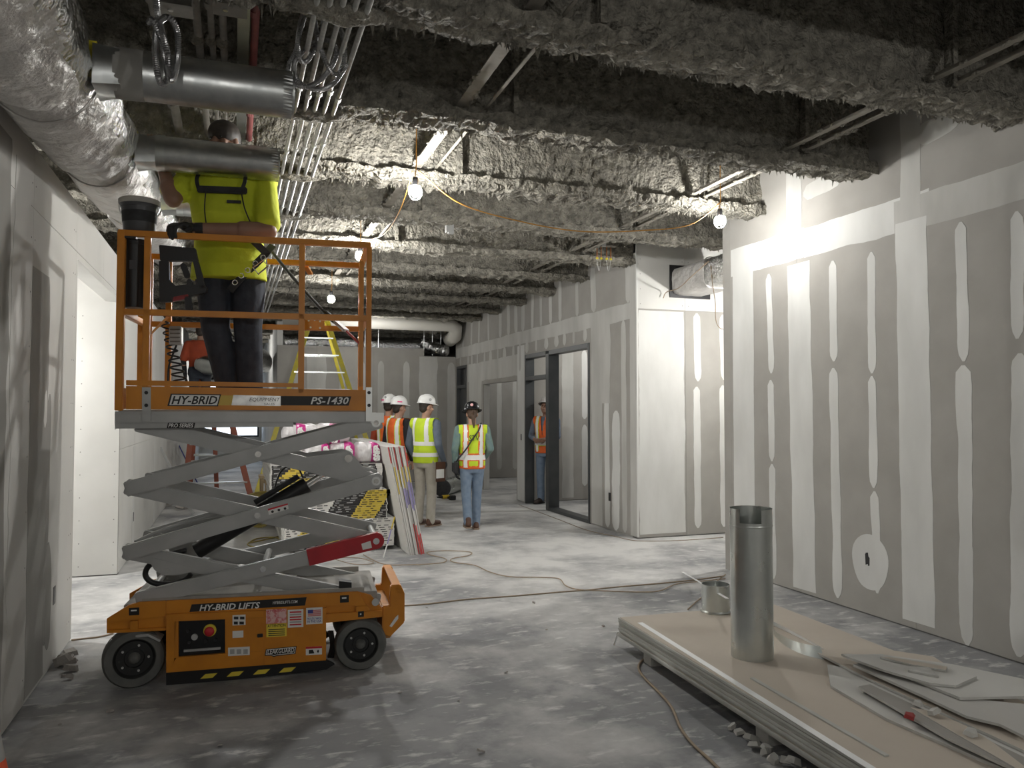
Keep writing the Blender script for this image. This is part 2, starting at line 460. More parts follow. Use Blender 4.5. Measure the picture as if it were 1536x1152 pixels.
# ---- near right wall
wr = make_wall('wall_right', 'tall grey drywall partition with pale joint compound bands', 'x', 1, XR,
               [YB, -1.62, -.4, .82, 2.04, 3.26, 4.48, 5.72, 6.72], [0, 3.05, DECK])
def zr(X, Y):
    p = onx(1090 + X / 2.215, 380 + Y / 2.215, XR); return (p.y, p.z)
def rpx(x, y):
    p = onx(x, y, XR); return (p.y, p.z)
def rstrip(p0, p1, wpx, mat='mud', rag=.12, **k):
    m = ((p0[0] + p1[0]) / 2); return strip(wr, 'x', 1, XR, p0, p1, wpx, mat, rag=rag, **k)
for p0, p1, w_ in [((1153, 411), (1157, 560), .085), ((1156, 570), (1158, 692), .085), ((1158, 696), (1160, 868), .09),
                   ((1249, 391), (1251, 542), .085), ((1250, 552), (1257, 897), .10),
                   ((1307, 378), (1308, 560), .08), ((1308, 564), (1311, 732), .085), ((1312, 737), (1316, 890), .085),
                   ((1441, 333), (1446, 542), .09), ((1445, 548), (1451, 968), .11),
                   ((1525, 317), (1526, 508), .09), ((1530, 530), (1528, 985), .12)]:
    rstrip(rpx(*p0), rpx(*p1), w_, th=.0016, rag=.2)
rstrip(rpx(1197, 395), rpx(1207, 885), .29, rag=.05, roundend=False)
rstrip(rpx(1192, 372), (rpx(1190, 250)[0], 4.1), .20, 'mud_thin', rag=.1, roundend=False)
rstrip(rpx(1366, 330), rpx(1378, 935), .285, rag=.05, roundend=False)
rstrip(rpx(1366, 330), (rpx(1366, 180)[0], 4.2), .18, 'mud_thin', rag=.08, roundend=False)
rstrip(rpx(1114, 408), rpx(1117, 845), .33, rag=.03, roundend=False)
rstrip((6.70, 3.08), (5.62, 3.08), .27, 'mud', rag=.08, th=.0009, roundend=False)
rstrip((5.62, 3.07), (4.3, 3.07), .26, 'mud', rag=.08, th=.0008, roundend=False)
rstrip((4.62, 3.06), (2.9, 3.06), .24, 'mud_thin', rag=.08, th=.0007, roundend=False)
rstrip((5.62, 3.50), (5.16, 3.53), .15, 'mud_thin', rag=.2)
rstrip((4.40, 3.60), (4.02, 3.63), .16, 'mud_thin', rag=.2)
for yy in (3.26, 2.04, .82): rstrip((yy, .05), (yy, 3.0), .28, rag=.05, roundend=False)
for yy in (3.0, 2.85, 2.44, 1.6, 1.2, .4): rstrip((yy, .2), (yy, 2.8), .1)
c = onx(1305, 843, XR)
pts = [V((XR - .0022, c.y + .185 * math.cos(t) * (1 + .05 * math.sin(3 * t)), c.z + .225 * math.sin(t) * (1 + .04 * math.cos(2 * t)))) for t in [2 * math.pi * i / 36 for i in range(36)]]
MB().prism(pts, (.0023, 0, 0)).build('joint_compound_patch', 'mud', wr)
c = onx(1301, 838, XR)
pts = [(XR - .0035, c.y + a, c.z + b) for a, b in ((-.024, -.05), (-.01, -.055), (-.008, -.04), (.016, -.05), (.02, .03), (.012, .045), (-.01, .05), (-.014, .02), (-.026, .01))]
MB().prism(pts, (.003, 0, 0)).build('outlet_opening', 'black', wr)

# ---- alcove: the side passage between near wall and corridor wall
YA = 8.80
wa = make_wall('wall_alcove', 'brightly lit drywall return with white skim coat', 'y', 1, YA, [XC, 5.47, 6.69, XO1], [0, 2.89, DECK],
               body=.12, mat='board', upper='board_white')
strip(wa, 'y', 1, YA, (5.12, .05), (5.12, 2.87), .66, 'mud', rag=.03, roundend=False)
for x_, segs in ((1045, ((470, 572), (580, 792))), (1084, ((472, 570), (578, 790)))):
    for q0, q1 in segs:
        a = ony(x_, q0, YA); b = ony(x_ + 2, q1, YA); strip(wa, 'y', 1, YA, (a.x, a.z), (b.x, b.z), .10, 'mud', rag=.15)
screws(wa, 'y', 1, YA, [(X, 2.95 + i * .19) for X in (4.82, 5.43, 5.52, 6.1) for i in range(7)])
MB().box(XR, XO1, 6.72, 6.84, 0, DECK).build('wall_alcove_side', 'board')
struct(bpy.data.objects['wall_alcove_side'], 'drywall side of the alcove', 'wall')
mbx = MB(); mbx.box(XC - .0015, XC + .02, YA - .0035, YA + .02, .02, 3.75)
mbx.build('corner_bead', 'mud', wa)

# ---- corridor wall with door frames
D1 = (10.19, 12.83, 0, 2.57); D2 = (13.27, 15.28, 0, 2.14); D3 = (16.5, 17.30, 0, 2.6)
wc = make_wall('wall_corridor', 'long drywall wall of the corridor with dark frames and taped joints', 'x', 1, XC,
               [8.813, 10.05, 11.27, 12.49, 13.71, 14.93, 16.15, 17.4], [0, 2.90, DECK], holes=(D1, D2, D3), body=.12, gap=.001, bmat='board_white')
def cstrip(y0, z0, y1, z1, w_, mat='mud_thin', rag=.1, **k): strip(wc, 'x', 1, XC, (y0, z0), (y1, z1), w_, mat, rag=rag, **k)
cstrip(8.83, 2.88, 17.38, 2.90, .22, rag=.1, roundend=False)
for yy in (9.02, 10.05, 10.62, 11.27, 11.66, 12.08, 12.49, 12.95, 13.3, 13.71, 14.2, 14.93, 15.6, 16.15, 16.8):
    cstrip(yy, 2.99, yy + random.uniform(-.04, .04), random.uniform(3.55, 3.95), random.choice((.1, .12, .16)), rag=.12)
for yy in (10.35, 10.75, 11.1, 11.42, 11.85, 12.3, 12.75, 13.1, 13.45, 13.95, 14.35, 14.8, 15.2, 15.7, 16.1, 16.4, 17.0):
    cstrip(yy, 2.60 if yy < 12.9 or yy > 16.3 else 2.3, yy, 2.80, random.choice((.08, .12, .2)), rag=.15)
cstrip(9.97, .02, 9.97, 2.78, .34, 'mud_thin', .08, roundend=False)
cstrip(9.64, .03, 9.66, 1.9, .14, 'mud', .15)
cstrip(9.40, .02, 9.37, 1.6, .22, 'mud', .2)
cstrip(9.14, .03, 9.16, 2.78, .13, 'mud_thin', .15)
cstrip(8.90, .02, 8.90, 3.6, .16, 'mud_thin', .1, roundend=False)
cstrip(9.70, 1.7, 9.70, 2.78, .3, 'mud_thin', .15, roundend=False)
cstrip(13.05, .02, 13.05, 2.75, .36, 'mud', .03, roundend=False)
cstrip(12.95, 2.42, 16.4, 2.40, .38, 'mud_thin', .08, roundend=False)
cstrip(15.85, .02, 15.85, 2.3, .9, 'mud_thin', .05, roundend=False)
MB().box(XC - .006, XC + .002, 9.54, 9.60, .39, .50).build('outlet_box', 'black', wc)
MB().box(XC - .006, XC + .002, 13.01, 13.05, 1.08, 1.19).build('switch_box', 'black', wc)

def frame_member(parent, y0, y1, z0, z1, name='frame_member', x0=XC - .012, x1=XC + .15):
    return MB().box(x0, x1, y0, y1, z0, z1).build(name, 'frame_dark', parent, bevel=.004)
d1 = MB(); d1.box(XC - .012, XC + .15, D1[0], D1[0] + .05, 0, 2.57)
d1 = d1.build('door_1', 'frame_dark', bevel=.004); struct(d1, 'dark grey hollow metal frame with sidelight and transom', 'door frame')
frame_member(d1, D1[1] - .05, D1[1], 0, 2.57, 'jamb')
frame_member(d1, 11.72, 11.85, 0, 2.52, 'mullion', x1=XC + .17)
frame_member(d1, D1[0] + .05, 11.72, 2.50, 2.57, 'head_member')
frame_member(d1, 11.85, D1[1] - .05, 2.50, 2.57, 'head_member')
frame_member(d1, 11.85, D1[1] - .05, 2.12, 2.19, 'transom_bar')
frame_member(d1, D1[0] + .05, 11.72, 0.0, .05, 'sill')
d2 = MB().box(XC - .012, XC + .15, D3[0], D3[0] + .05, 0, 2.6).build('door_2', 'frame_dark', bevel=.004)
struct(d2, 'dark door frame with transom near the corridor end', 'door frame')
frame_member(d2, D3[1] - .05, D3[1], 0, 2.6, 'jamb')
frame_member(d2, D3[0] + .05, D3[1] - .05, 2.54, 2.6, 'head_member')
frame_member(d2, D3[0] + .05, D3[1] - .05, 2.10, 2.17, 'transom_bar')
MB().box(XC + .06, XC + .10, D3[0] + .05, D3[1] - .05, .01, 2.10).build('door_leaf', 'frame_dark', d2)
MB().box(XC + .07, XC + .08, D3[0] + .05, D3[1] - .05, 2.17, 2.54).build('transom_pane', 'black_gloss', d2)

# ---- rooms behind the corridor wall
wi = make_wall('wall_inner_room', 'grey drywall seen through the dark door frame', 'y', 1, 12.95, [XC + .14, 6.1, 7.3, XO1], [0, 2.9, DECK], body=.1, mat='board')
for x_ in (5.35, 5.95, 6.5, 7.0):
    strip(wi, 'y', 1, 12.95, (x_, .25), (x_, 1.35), .11, 'mud'); strip(wi, 'y', 1, 12.95, (x_, 1.45), (x_, 2.7), .11, 'mud')
strip(wi, 'y', 1, 12.95, (5.62, .05), (5.62, 2.8), .22, 'mud_thin', roundend=False)
wk = make_wall('wall_inner_passage', 'grey drywall seen through the cased opening', 'y', 1, 17.8, [XC + .14, 6.0, 7.2, XO1], [0, 2.9, DECK], body=.1, mat='board')
for x_ in (5.15, 5.55, 5.95, 6.35, 6.75, 7.15):
    strip(wk, 'y', 1, 17.8, (x_, .2), (x_, 2.5), .12, 'mud_thin')

# ---- far wall
YF = 17.4
wf = make_wall('wall_far', 'dim grey drywall wall closing the corridor with vertical taped joints', 'y', 1, YF,
               [.84, 1.66, 2.88, 4.10, XC], [0, 3.0], holes=((4.02, XC, 2.83, 3.0),), body=.12, mat='board')
for x_, w_ in ((2.62, .16), (3.05, .14), (3.62, .14), (4.12, .42), (4.66, .18), (1.66, .4), (2.2, .12), (1.25, .12)):
    strip(wf, 'y', 1, YF, (x_, .05), (x_, 2.7 if w_ < .3 else 2.82), w_, 'mud_thin', rag=.08, roundend=w_ < .2)
MB().box(.84, .96, YF + .13, YE, 0, 3.6).build('wall_far_passage', 'board_white')
struct(bpy.data.objects['wall_far_passage'], 'pale wall of the far passage', 'wall')

# ---- left wall with opening
OP = (6.25, 8.55, 0, 2.67)
wl = make_wall('wall_left', 'tall drywall partition on the lift side with a tall opening', 'x', -1, XL,
               [YB, -1.2, .02, 1.24, 2.46, 3.68, 4.95, 6.2, 7.4, 8.55], [0, 2.72, 3.06], holes=(OP,), mat='board_side', body=.13, bmat='board_white')
def lstrip(y0, z0, y1, z1, w_, mat, rag=.1, **k): strip(wl, 'x', -1, XL, (y0, z0), (y1, z1), w_, mat, rag=rag, **k)
lstrip(5.17, .03, 5.17, 2.4, .44, 'mud_dark', .12, roundend=False)
lstrip(4.72, .03, 4.72, 2.9, .34, 'board_side', .2, roundend=False)
lstrip(4.25, .03, 4.25, 2.95, .46, 'mud_dark', .15, roundend=False)
lstrip(3.70, .03, 3.70, 2.95, .42, 'mud_thin', .15, roundend=False)
lstrip(5.40, .2, 5.44, 1.7, .10, 'mud_dark', .35)
lstrip(5.50, .15, 5.48, .8, .14, 'mud_dark', .4)
lstrip(5.32, 1.5, 5.34, 1.72, .07, 'board_white', .3)
lstrip(3.0, .03, 3.0, 2.95, .5, 'mud_dark', .15, roundend=False)
screws(wl, 'x', -1, XL, [(yy, .15 + i * .3) for yy in (4.91, 4.99, 6.16, 6.10) for i in range(10)])
c = onx(81, 893, XL)
MB().box(XL - .003, XL + .003, c.y - .03, c.y + .03, c.z - .055, c.z + .055).build('outlet_opening', 'black', wl)
wq = make_wall('wall_left_far', 'pale drywall wall running on behind the scissor lift', 'x', -1, XL,
               [8.58, 9.78, 11.0, 12.2, 13.4, 14.6, 15.8, 17.0, 18.2, 20, 22, 24, YE], [0, 1.22, 3.06], mat='board_white', body=.13)
for yy in (9.78, 12.2, 14.6): strip(wq, 'x', -1, XL, (yy, .05), (yy, 1.2), .2, 'cable_tan' if False else 'mud', rag=.1, roundend=False)
c = onx(200, 775, XL)
MB().box(XL - .003, XL + .003, c.y - .03, c.y + .03, c.z - .05, c.z + .05).build('outlet_opening', 'black', wq)
wn = make_wall('wall_recess', 'pale drywall return inside the left opening with screw heads', 'y', 1, 8.56, [-3.6, -2.35, XL - .002], [0, 2.95], mat='board_white', body=.1)
screws(wn, 'y', 1, 8.56, [(X, .1 + i * .22) for X in (-1.10, -1.40, -1.72) for i in range(12)])
# ---- outer shell of the floor level
mb = MB(); mb.box(XO0 - .1, XO0, YB, YE, 0, DECK).build('wall_outer_left', 'board_white'); struct(bpy.data.objects['wall_outer_left'], 'outer wall beyond the left partition', 'wall')
mb = MB(); mb.box(XO1, XO1 + .1, YB, YE, 0, DECK).build('wall_outer_right', 'board_white'); struct(bpy.data.objects['wall_outer_right'], 'outer wall beyond the right partition', 'wall')
mb = MB(); mb.box(XO0, XO1, YB - .1, YB, 0, DECK).build('wall_back', 'board'); struct(bpy.data.objects['wall_back'], 'wall behind the viewer', 'wall')
mb = MB()
for r_ in rect_minus([(XO0, XO1, 0, DECK)], (-.95, .75, .75, 2.5)): mb.box(r_[0], r_[1], YE, YE + .1, r_[2], r_[3])
we = mb.build('wall_end', 'board_white'); struct(we, 'far end wall with a daylit window', 'wall')
wd = MB()
for (x0, x1, z0, z1) in ((-.95, .75, .75, .80), (-.95, .75, 2.45, 2.5), (-.95, -.90, .8, 2.45), (.70, .75, .8, 2.45), (-.12, -.08, .8, 2.45)):
    wd.box(x0, x1, YE - .02, YE + .08, z0, z1)
w1 = wd.build('window_1', 'frame_dark'); struct(w1, 'daylit window at the far end of the passage', 'window')
gm = bpy.data.materials.new('clear_glass'); gm.use_nodes = True
gm.node_tree.nodes['Principled BSDF'].inputs['Transmission Weight'].default_value = 1.0
gm.node_tree.nodes['Principled BSDF'].inputs['Roughness'].default_value = 0.0
gm.node_tree.nodes['Principled BSDF'].inputs['IOR'].default_value = 1.01
MATS['clear_glass'] = gm
for x0, x1 in ((-.9, -.12), (-.08, .70)): MB().box(x0, x1, YE + .03, YE + .034, .8, 2.45).build('pane', 'clear_glass', w1)

# ---- ceiling deck and foam-covered joists
nx, ny = 60, 130
vs = []; fs = []
for i in range(nx + 1):
    for j in range(ny + 1):
        x = XO0 + (XO1 - XO0) * i / nx; y = YB + (YE - YB) * j / ny
        vs.append((x, y, DECK - .04 + .05 * noise.noise(V((x * 2, y * 2, 0))) + .03 * noise.noise(V((x * 7, y * 7, 4)))))
for i in range(nx):
    for j in range(ny):
        a = i * (ny + 1) + j; fs.append((a, a + 1, a + ny + 2, a + ny + 1))
MBc = MB().add(vs, fs); MBc.box(XO0 - .1, XO1 + .1, YB - .1, YE + .1, DECK + .05, DECK + .15)
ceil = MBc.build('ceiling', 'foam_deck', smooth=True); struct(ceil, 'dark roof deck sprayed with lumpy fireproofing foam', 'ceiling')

JB = 3.46
def joist(yc, x0, x1, step, amp=1.0, seed=0):
    hw, fh, wt = .125, .085, .05
    prof = []
    def seg(p, q, n):
        for i in range(n): prof.append((p[0] + (q[0] - p[0]) * i / n, p[1] + (q[1] - p[1]) * i / n))
    n1 = 3 if step > .05 else 5; n2 = 6 if step > .05 else 15
    seg((-wt, DECK), (-wt, JB + fh), n2); seg((-wt, JB + fh), (-hw, JB + fh * .8), 2); seg((-hw, JB + fh * .8), (-hw, JB), 2)
    seg((-hw, JB), (hw, JB), n1 + 1); seg((hw, JB), (hw, JB + fh * .8), 2); seg((hw, JB + fh * .8), (wt, JB + fh), 2); seg((wt, JB + fh), (wt, DECK), n2)
    prof.append((wt, DECK))
    n = len(prof); k = int((x1 - x0) / step); vs = []
    for i in range(k + 1):
        x = x0 + (x1 - x0) * i / k
        big = noise.noise(V((x * 1.1, yc * 3, 1.7)))
        for j, (py, pz) in enumerate(prof):
            p = V((x, yc + py, pz)); q = V((x, py * 1.0 + yc * 7.1, pz))
            jp = prof[max(j - 1, 0)]; jn = prof[min(j + 1, n - 1)]
            ty, tz = jn[0] - jp[0], jn[1] - jp[1]; l = math.hypot(ty, tz) or 1
            nrm = V((0, tz / l, -ty / l)) * 1.0
            d = .020 * noise.noise(q * 5) + .017 * noise.noise(q * 13) + .016 * noise.noise(q * 29) + .012 * big
            if pz < JB + .1:
                d *= 1.25
                drip = max(0.0, noise.noise(V((x * 4.2, yc * 5, 8))) - .32) * .10
                hang = max(0.0, noise.noise(V((x * 15, yc * 5, py * 12))) - .30) * .075
                if pz < JB + .01: p.z -= (drip + hang) * amp
            vs.append(p + nrm * d * amp)
    fs = [(i*n+j, i*n+j+1, (i+1)*n+j+1, (i+1)*n+j) for i in range(k) for j in range(n - 1)]
    fs = [f[::-1] for f in fs]
    ends = [tuple(range(n)), tuple(k*n + j for j in range(n))[::-1]]
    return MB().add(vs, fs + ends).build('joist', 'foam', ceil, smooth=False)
JY = [2.40, 3.73, 5.03, 6.38, 7.70, 9.05, 10.40, 11.68, 12.98, 14.38, 15.61, 16.99]
for i, y in enumerate(JY):
    yc = y - .12
    x1 = XR + .02 if y < 6.6 else (XO1 if y < 8 else XC + .03)
    j = joist(yc, -2.6, x1, .021 if 3 < y < 8 else .045, 1.0)
    if 3 < y < 13:                                    # fringe of hanging foam crumbs along the flange
        fr = MB(); random.seed(int(y * 100))
        for k_ in range(420 if y < 8 else 200):
            fx = random.uniform(-1.0, min(x1, 6.5)); fy = yc + random.choice((-.125, .125, .125, random.uniform(-.12, .12))) + random.uniform(-.012, .012)
            ln = random.uniform(.012, .03) * (2.2 if random.random() < .06 else 1); rr_ = random.uniform(.006, .016)
            top = V((fx, fy, JB + .012)); tip = top + V((random.uniform(-.012, .012), random.uniform(-.012, .012), -.02 - ln))
            a_ = random.uniform(0, 2)
            fr.add([top + V((rr_ * math.cos(a_ + 2.1 * i_), rr_ * math.sin(a_ + 2.1 * i_), random.uniform(-.01, .01))) for i_ in range(3)] + [tip], [(0, 1, 3), (1, 2, 3), (2, 0, 3)])
        fo_ = fr.build('foam_fringe', 'foam', j); fo_['kind'] = 'stuff'
    for sx in ((1.72, 4.05) if y > 8 or y < 8 else ()):
        if sx < x1 - .3:
            b = MB(); b.bar((sx, yc - .085, JB + .08), (sx + random.uniform(-.01, .01), yc - .085, DECK - .05), .06, .035, up=(1, 0, 0)); b.build('web_stiffener', 'foam', j)
for y in (-1.6, -.3, 1.05): joist(y, -2.6, XR + .02, .12)
for y in (18.4, 19.8, 21.2, 22.6): joist(y, -1.1, 5.2, .12)
# bridging angles running from joist to joist just above the flanges
for X, wd_ in ((1.36, .075), (1.52, .02), (3.90, .05), (4.06, .045)):
    for a, b in zip(JY[:-1], JY[1:]):
        p, q = V((X, a - .05, 3.575 + random.uniform(-.008, .008))), V((X + random.uniform(-.015, .015), b - .19, 3.565))
        mb = MB(); mb.bar(p, q, wd_, .007); mb.bar(p + V((wd_ / 2, 0, .02)), q + V((wd_ / 2, 0, .02)), .006, .045 if wd_ > .03 else .015)
        mb.build('bridging_angle', 'steel_dull', ceil)
        if wd_ > .04 and b < 11:
            g = MB()
            for k in range(14):
                c_ = p.lerp(q, random.random()) + V((random.choice((-1, 1)) * wd_ / 2, 0, random.uniform(-.006, .01))); r_ = random.uniform(.008, .02)
                e_ = MB().ell(c_, (r_, r_ * 1.8, r_ * .8), 7, 5); e_.v = [tuple(V(v) + V(noise.noise_vector(V(v) * 40)) * .006) for v in e_.v]; g.add(e_.v, e_.f)
            o_ = g.build('foam_specks', 'foam', ceil); o_['kind'] = 'stuff'

# ---- soffit pipe in front of the far wall
sp = MB(); sp.tube([(.9, 16.55, 3.47), (4.40, 16.55, 3.47), (4.54, 16.6, 3.40), (4.57, 16.75, 3.25), (4.57, 17.2, 3.2)], .15, 20)
one(sp, 'drain_pipe', 'pipe_white', 'wide pale pipe crossing under the last foam-covered joists', 'pipe', (2.8, 16.55, 3.3), smooth=True)
# ================================================================ OVERHEAD SERVICES
# ---- string lights
LAMPS = [('bare work lamp glowing under the joist above the scissor lift end', ony(623, 287, 5.72)),
         ('work lamp glowing against the near right wall', ony(1080, 331, 5.86)),
         ('work lamp hanging on a short cord seen through the guardrail corner', ony(540, 383, 8.5)),
         ('work lamp hanging between joists seen through the lift guardrail', ony(497, 448, 11.1)),
         ('distant work lamp hanging before the far wall', ony(541, 506, 15.6)),
         ('work lamp lighting the room through the left opening', V((-2.7, 7.45, 2.2))),
         ('work lamp lighting the room behind the dark door frame', V((6.5, 11.6, 3.0))),
         ('work lamp hanging under the joists behind the viewer on the lift side', V((-.35, -1.3, 2.45))),
         ('added unseen fill lamp hanging behind the viewer by the board stack', V((3.4, -1.2, 2.5))),  # added out of view as fill for the near side
         ('added unseen fill lamp brightening the alcove around the wall corner', V((5.95, 7.25, 2.75))),  # unseen lamp added to brighten the alcove wall
         ('added unseen fill lamp brightening the passage behind the cased opening', V((6.4, 15.9, 3.0))),  # no lamp seen here, added so the cased opening is less dark
         ('work lamp hanging far down the passage', V((-.2, 20.5, 3.1)))]
def lamp(label, p, glow='lamp_glow'):
    t = thing('work_lamp', label, 'lamp', p, 0, 'temporary string lights')
    r = .036
    b = MB().ell((0, 0, 0), (r, r, r * 1.15), 16, 10)
    o = b.build('bulb', glow, t, smooth=True, world=False)
    MB().lathe([(.0, .105), (.018, .105), (.022, .09), (.022, .045), (.016, .036), (0, .036)], seg=14).build('socket', 'black', t, smooth=False, world=False)
    g = MB()
    for k in range(4):
        a = k * math.pi / 4
        pts = [V((math.cos(a) * .05 * math.sin(q), math.sin(a) * .05 * math.sin(q), .01 - .065 * math.cos(q))) for q in [math.pi * i / 12 - math.pi / 2 + 0 for i in range(-6, 7)]] if False else \
              [V((math.cos(a) * .052 * math.cos(q), math.sin(a) * .052 * math.cos(q), -.005 + .062 * math.sin(q))) for q in [R(-230 + 280 * i / 16) for i in range(17)]]
        g.tube(pts, .0016, 5)
    g.build('wire_guard', 'zinc', t, world=False)
    MB().tube([(0, 0, .10), (0, .004, .13), (.006, 0, .17), (.008, 0, DECK - .03 - p[2])], .004, 6).build('cord_drop', 'cable_orange', t, world=False)
    return t
SOFT = (0, 2, 6, 8)
DIM = (1, 3, 4, 7, 10, 11)
for i, (lb, p) in enumerate(LAMPS): lamp(lb, p, 'lamp_glow_soft' if i in SOFT else 'lamp_glow_dim' if i in DIM else 'lamp_glow_mid' if i == 9 else 'lamp_glow')
def cord(label, pts, r, mat, name='power_cord', cat='cord', n=8, group=None):
    path = smoothpath(pts, n)
    return one(MB().tube(path, r, 7), name, mat, label, cat, path[0], group, smooth=True)
l0, l1, l2, l3 = (V(q[1]) for q in LAMPS[:4])
cord('orange cord sagging under the joists from lamp to lamp', [l0 + V((.02, 0, .16)), ony(690, 305, 5.74), ony(780, 332, 5.76), ony(870, 347, 5.8), ony(960, 346, 5.82), ony(1035, 337, 5.84), l1 + V((0, 0, .16))], .005, 'cable_orange')
cord('thin cord dropping from the bright lamp towards the guardrail', [l0 + V((-.02, 0, .15)), ony(600, 315, 6.4), ony(575, 352, 7.5), l2 + V((.01, 0, .16))], .004, 'cable_orange')
cord('tan cord looped from the foil-wrapped duct in the alcove', [ony(1063, 392, 7.6), ony(1040, 412, 7.9), ony(1018, 432, 8.4), ony(1000, 438, 8.72), ony(995, 447, 8.74)], .006, 'cable_tan')
cord('pale cord hanging in a loop below the alcove duct', [onx(1066, 398, 5.262), onx(1068, 420, 5.255), ony(1071, 440, 7.5), ony(1073, 455, 7.1), ony(1074, 480, 7.1), ony(1080, 492, 7.1), ony(1090, 493, 7.1), ony(1097, 486, 7.05), ony(1099, 470, 7.0)], .005, 'cable_tan')

# ---- trunk duct wrapped in foil
def zc(Y): return 3.06 + .08 * (Y - 3.7)
TAKE = [3.72, 5.18, 6.95]
XT = -.80
seg, N = 64, 300
vs = []; fs = []; y0, y1 = 1.6, 10.5
for i in range(N + 1):
    y = y0 + (y1 - y0) * i / N
    pinch = sum(math.exp(-((y - t - .02) / .12) ** 2) for t in TAKE)
    r0 = .238 - .035 * pinch
    for k in range(seg):
        a = 2 * math.pi * k / seg
        n_ = .020 * noise.noise(V((math.cos(a) * 2.2, y * 3.5, math.sin(a) * 2.2))) + .010 * noise.noise(V((math.cos(a) * 5, y * 10, math.sin(a) * 5)))
        fold = .008 * math.sin(y * 9 + 3 * math.sin(a * 2)) * max(0, math.cos(a))
        rr = r0 + n_ + fold
        vs.append((XT + rr * math.cos(a), y, zc(y) + rr * math.sin(a)))
for i in range(N):
    for k in range(seg): fs.append((i*seg+k, i*seg+(k+1) % seg, (i+1)*seg+(k+1) % seg, (i+1)*seg+k))
trunk = thing('trunk_duct', 'fat foil-wrapped insulated trunk duct running above the left wall', 'duct', (XT, 5, zc(5) - .25))
mb = MB(); mb.v = vs; mb.f = [f[::-1] for f in fs]
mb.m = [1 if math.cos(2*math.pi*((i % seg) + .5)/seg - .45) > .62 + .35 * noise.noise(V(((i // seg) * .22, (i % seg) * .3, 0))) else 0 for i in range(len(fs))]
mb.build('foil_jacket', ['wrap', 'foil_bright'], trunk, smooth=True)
for t in TAKE:
    MB().tube([(XT + (.222 * math.cos(a)), t + .10 + .012 * math.sin(3 * a), zc(t) + .222 * math.sin(a)) for a in [2*math.pi*i/28 for i in range(28)]], .006, 6, closed=True).build('strap', 'foil', trunk, smooth=True)

def branch(t, x1, label, z):
    th = thing('branch_duct', label, 'duct', (XT + .2, t, z - .105), 0, 'round branch ducts off the trunk')
    r = .104; xs = -.575
    tp = MB().box(xs - .03, xs + .012, t - .075, t + .075, z - .02, z + .095); tp.build('yellow_tape', 'yellow_tape', th)
    sq = MB(); n = 32; vs = []
    for k in range(n):
        a = 2 * math.pi * k / n; c, s_ = math.cos(a), math.sin(a); m = max(abs(c), abs(s_))
        vs.append((xs, t + c / m * .105, z - .01 + s_ / m * .085))
    for k in range(n):
        a = 2 * math.pi * k / n; vs.append((xs + .115, t + r * math.cos(a), z + r * math.sin(a)))
    sq.add(vs, [(k, (k+1) % n, n + (k+1) % n, n + k) for k in range(n)]); sq.build('square_to_round_boot', 'galv', th, auto=35)
    MB().lathe([(r + .003, 0), (r + .003, .05)], (xs + .11, t, z), (1, 0, 0), 40).build('collar', 'galv_dull', th, smooth=True)
    L = x1 - xs - .155
    o = MB().lathe([(r, 0), (r, L)], (xs + .155, t, z), (1, 0, 0), 48); o.build('pipe_section', 'galv', th, smooth=True)
    MB().lathe([(r + .002, 0), (r + .002, .035)], (x1 - .26, t, z), (1, 0, 0), 48).build('joint_band', 'galv', th, smooth=True)
    cr = MB(); n = 72; vs = []
    for hx in (0, .04):
        for k in range(n):
            a = 2 * math.pi * k / n; q = r + .001 - (.005 if k % 2 else 0) * (1 if hx else .2)
            vs.append((x1 + hx, t + q * math.cos(a), z + q * math.sin(a)))
    cr.add(vs, [(k, (k+1) % n, n + (k+1) % n, n + k) for k in range(n)]); cr.lathe([(r + .003, .042), (r + .003, .05), (r - .002, .05)], (x1, t, z), (1, 0, 0), 48)
    cr.build('crimped_end', 'galv', th)
    MB().lathe([(r - .006, 0.0), (r - .006, .05)], (x1, t, z), (1, 0, 0), 32).build('inner_liner', 'galv_dull', th)
    return th
b1 = branch(TAKE[0], .19, 'shiny round branch duct with a grey mastic band, closest to the conduit coils', 3.055)
MB().lathe([(.1065, 0), (.1075, .03), (.107, .09), (.1065, .115)], (-.50, TAKE[0], 3.055), (1, 0, 0), 40).build('mastic_band', 'mud_dark', b1, smooth=True)
branch(TAKE[1], .20, 'shiny round branch duct hiding the face of the man on the lift', 3.165)
branch(TAKE[2], .20, 'shiny round branch duct behind the shoulder of the man on the lift', 3.305)

# ---- conduits
for k in range(5):
    x = .325 + .056 * k
    t = thing('conduit', 'grey metal conduit in a row of five strapped under the joists', 'conduit', (x, 9, 3.40), 0, 'parallel conduits under the joists')
    MB().tube([(x, 1.9, 3.415), (x - .004, 6, 3.415), (x, 16.2, 3.415)], .0135, 10).build('tube', 'conduit', t, smooth=True)
    for y in (4.48 + .05 * ((k * 2) % 3), 5.62 - .06 * k, 7.1 + .08 * k, 9.7):
        MB().tube([(x, y, 3.415), (x, y + .05, 3.415)], .0175, 10).build('coupling', 'zinc', t)
for y in (3.61, 4.91, 6.26, 7.58):                   # overspray lumps where the conduits pass a joist
    vs = []
    mb = MB().ell((.44, y, 3.43), (.21, .10, .045), 28, 16)
    mb.v = [tuple(V(v) + V((.02 * noise.noise(V(v) * 14), .025 * noise.noise(V(v) * 11 + V((4, 0, 0))), .018 * noise.noise(V(v) * 16 + V((9, 0, 0))))) ) for v in mb.v]
    mb.build('foam_overspray', 'foam', ceil)

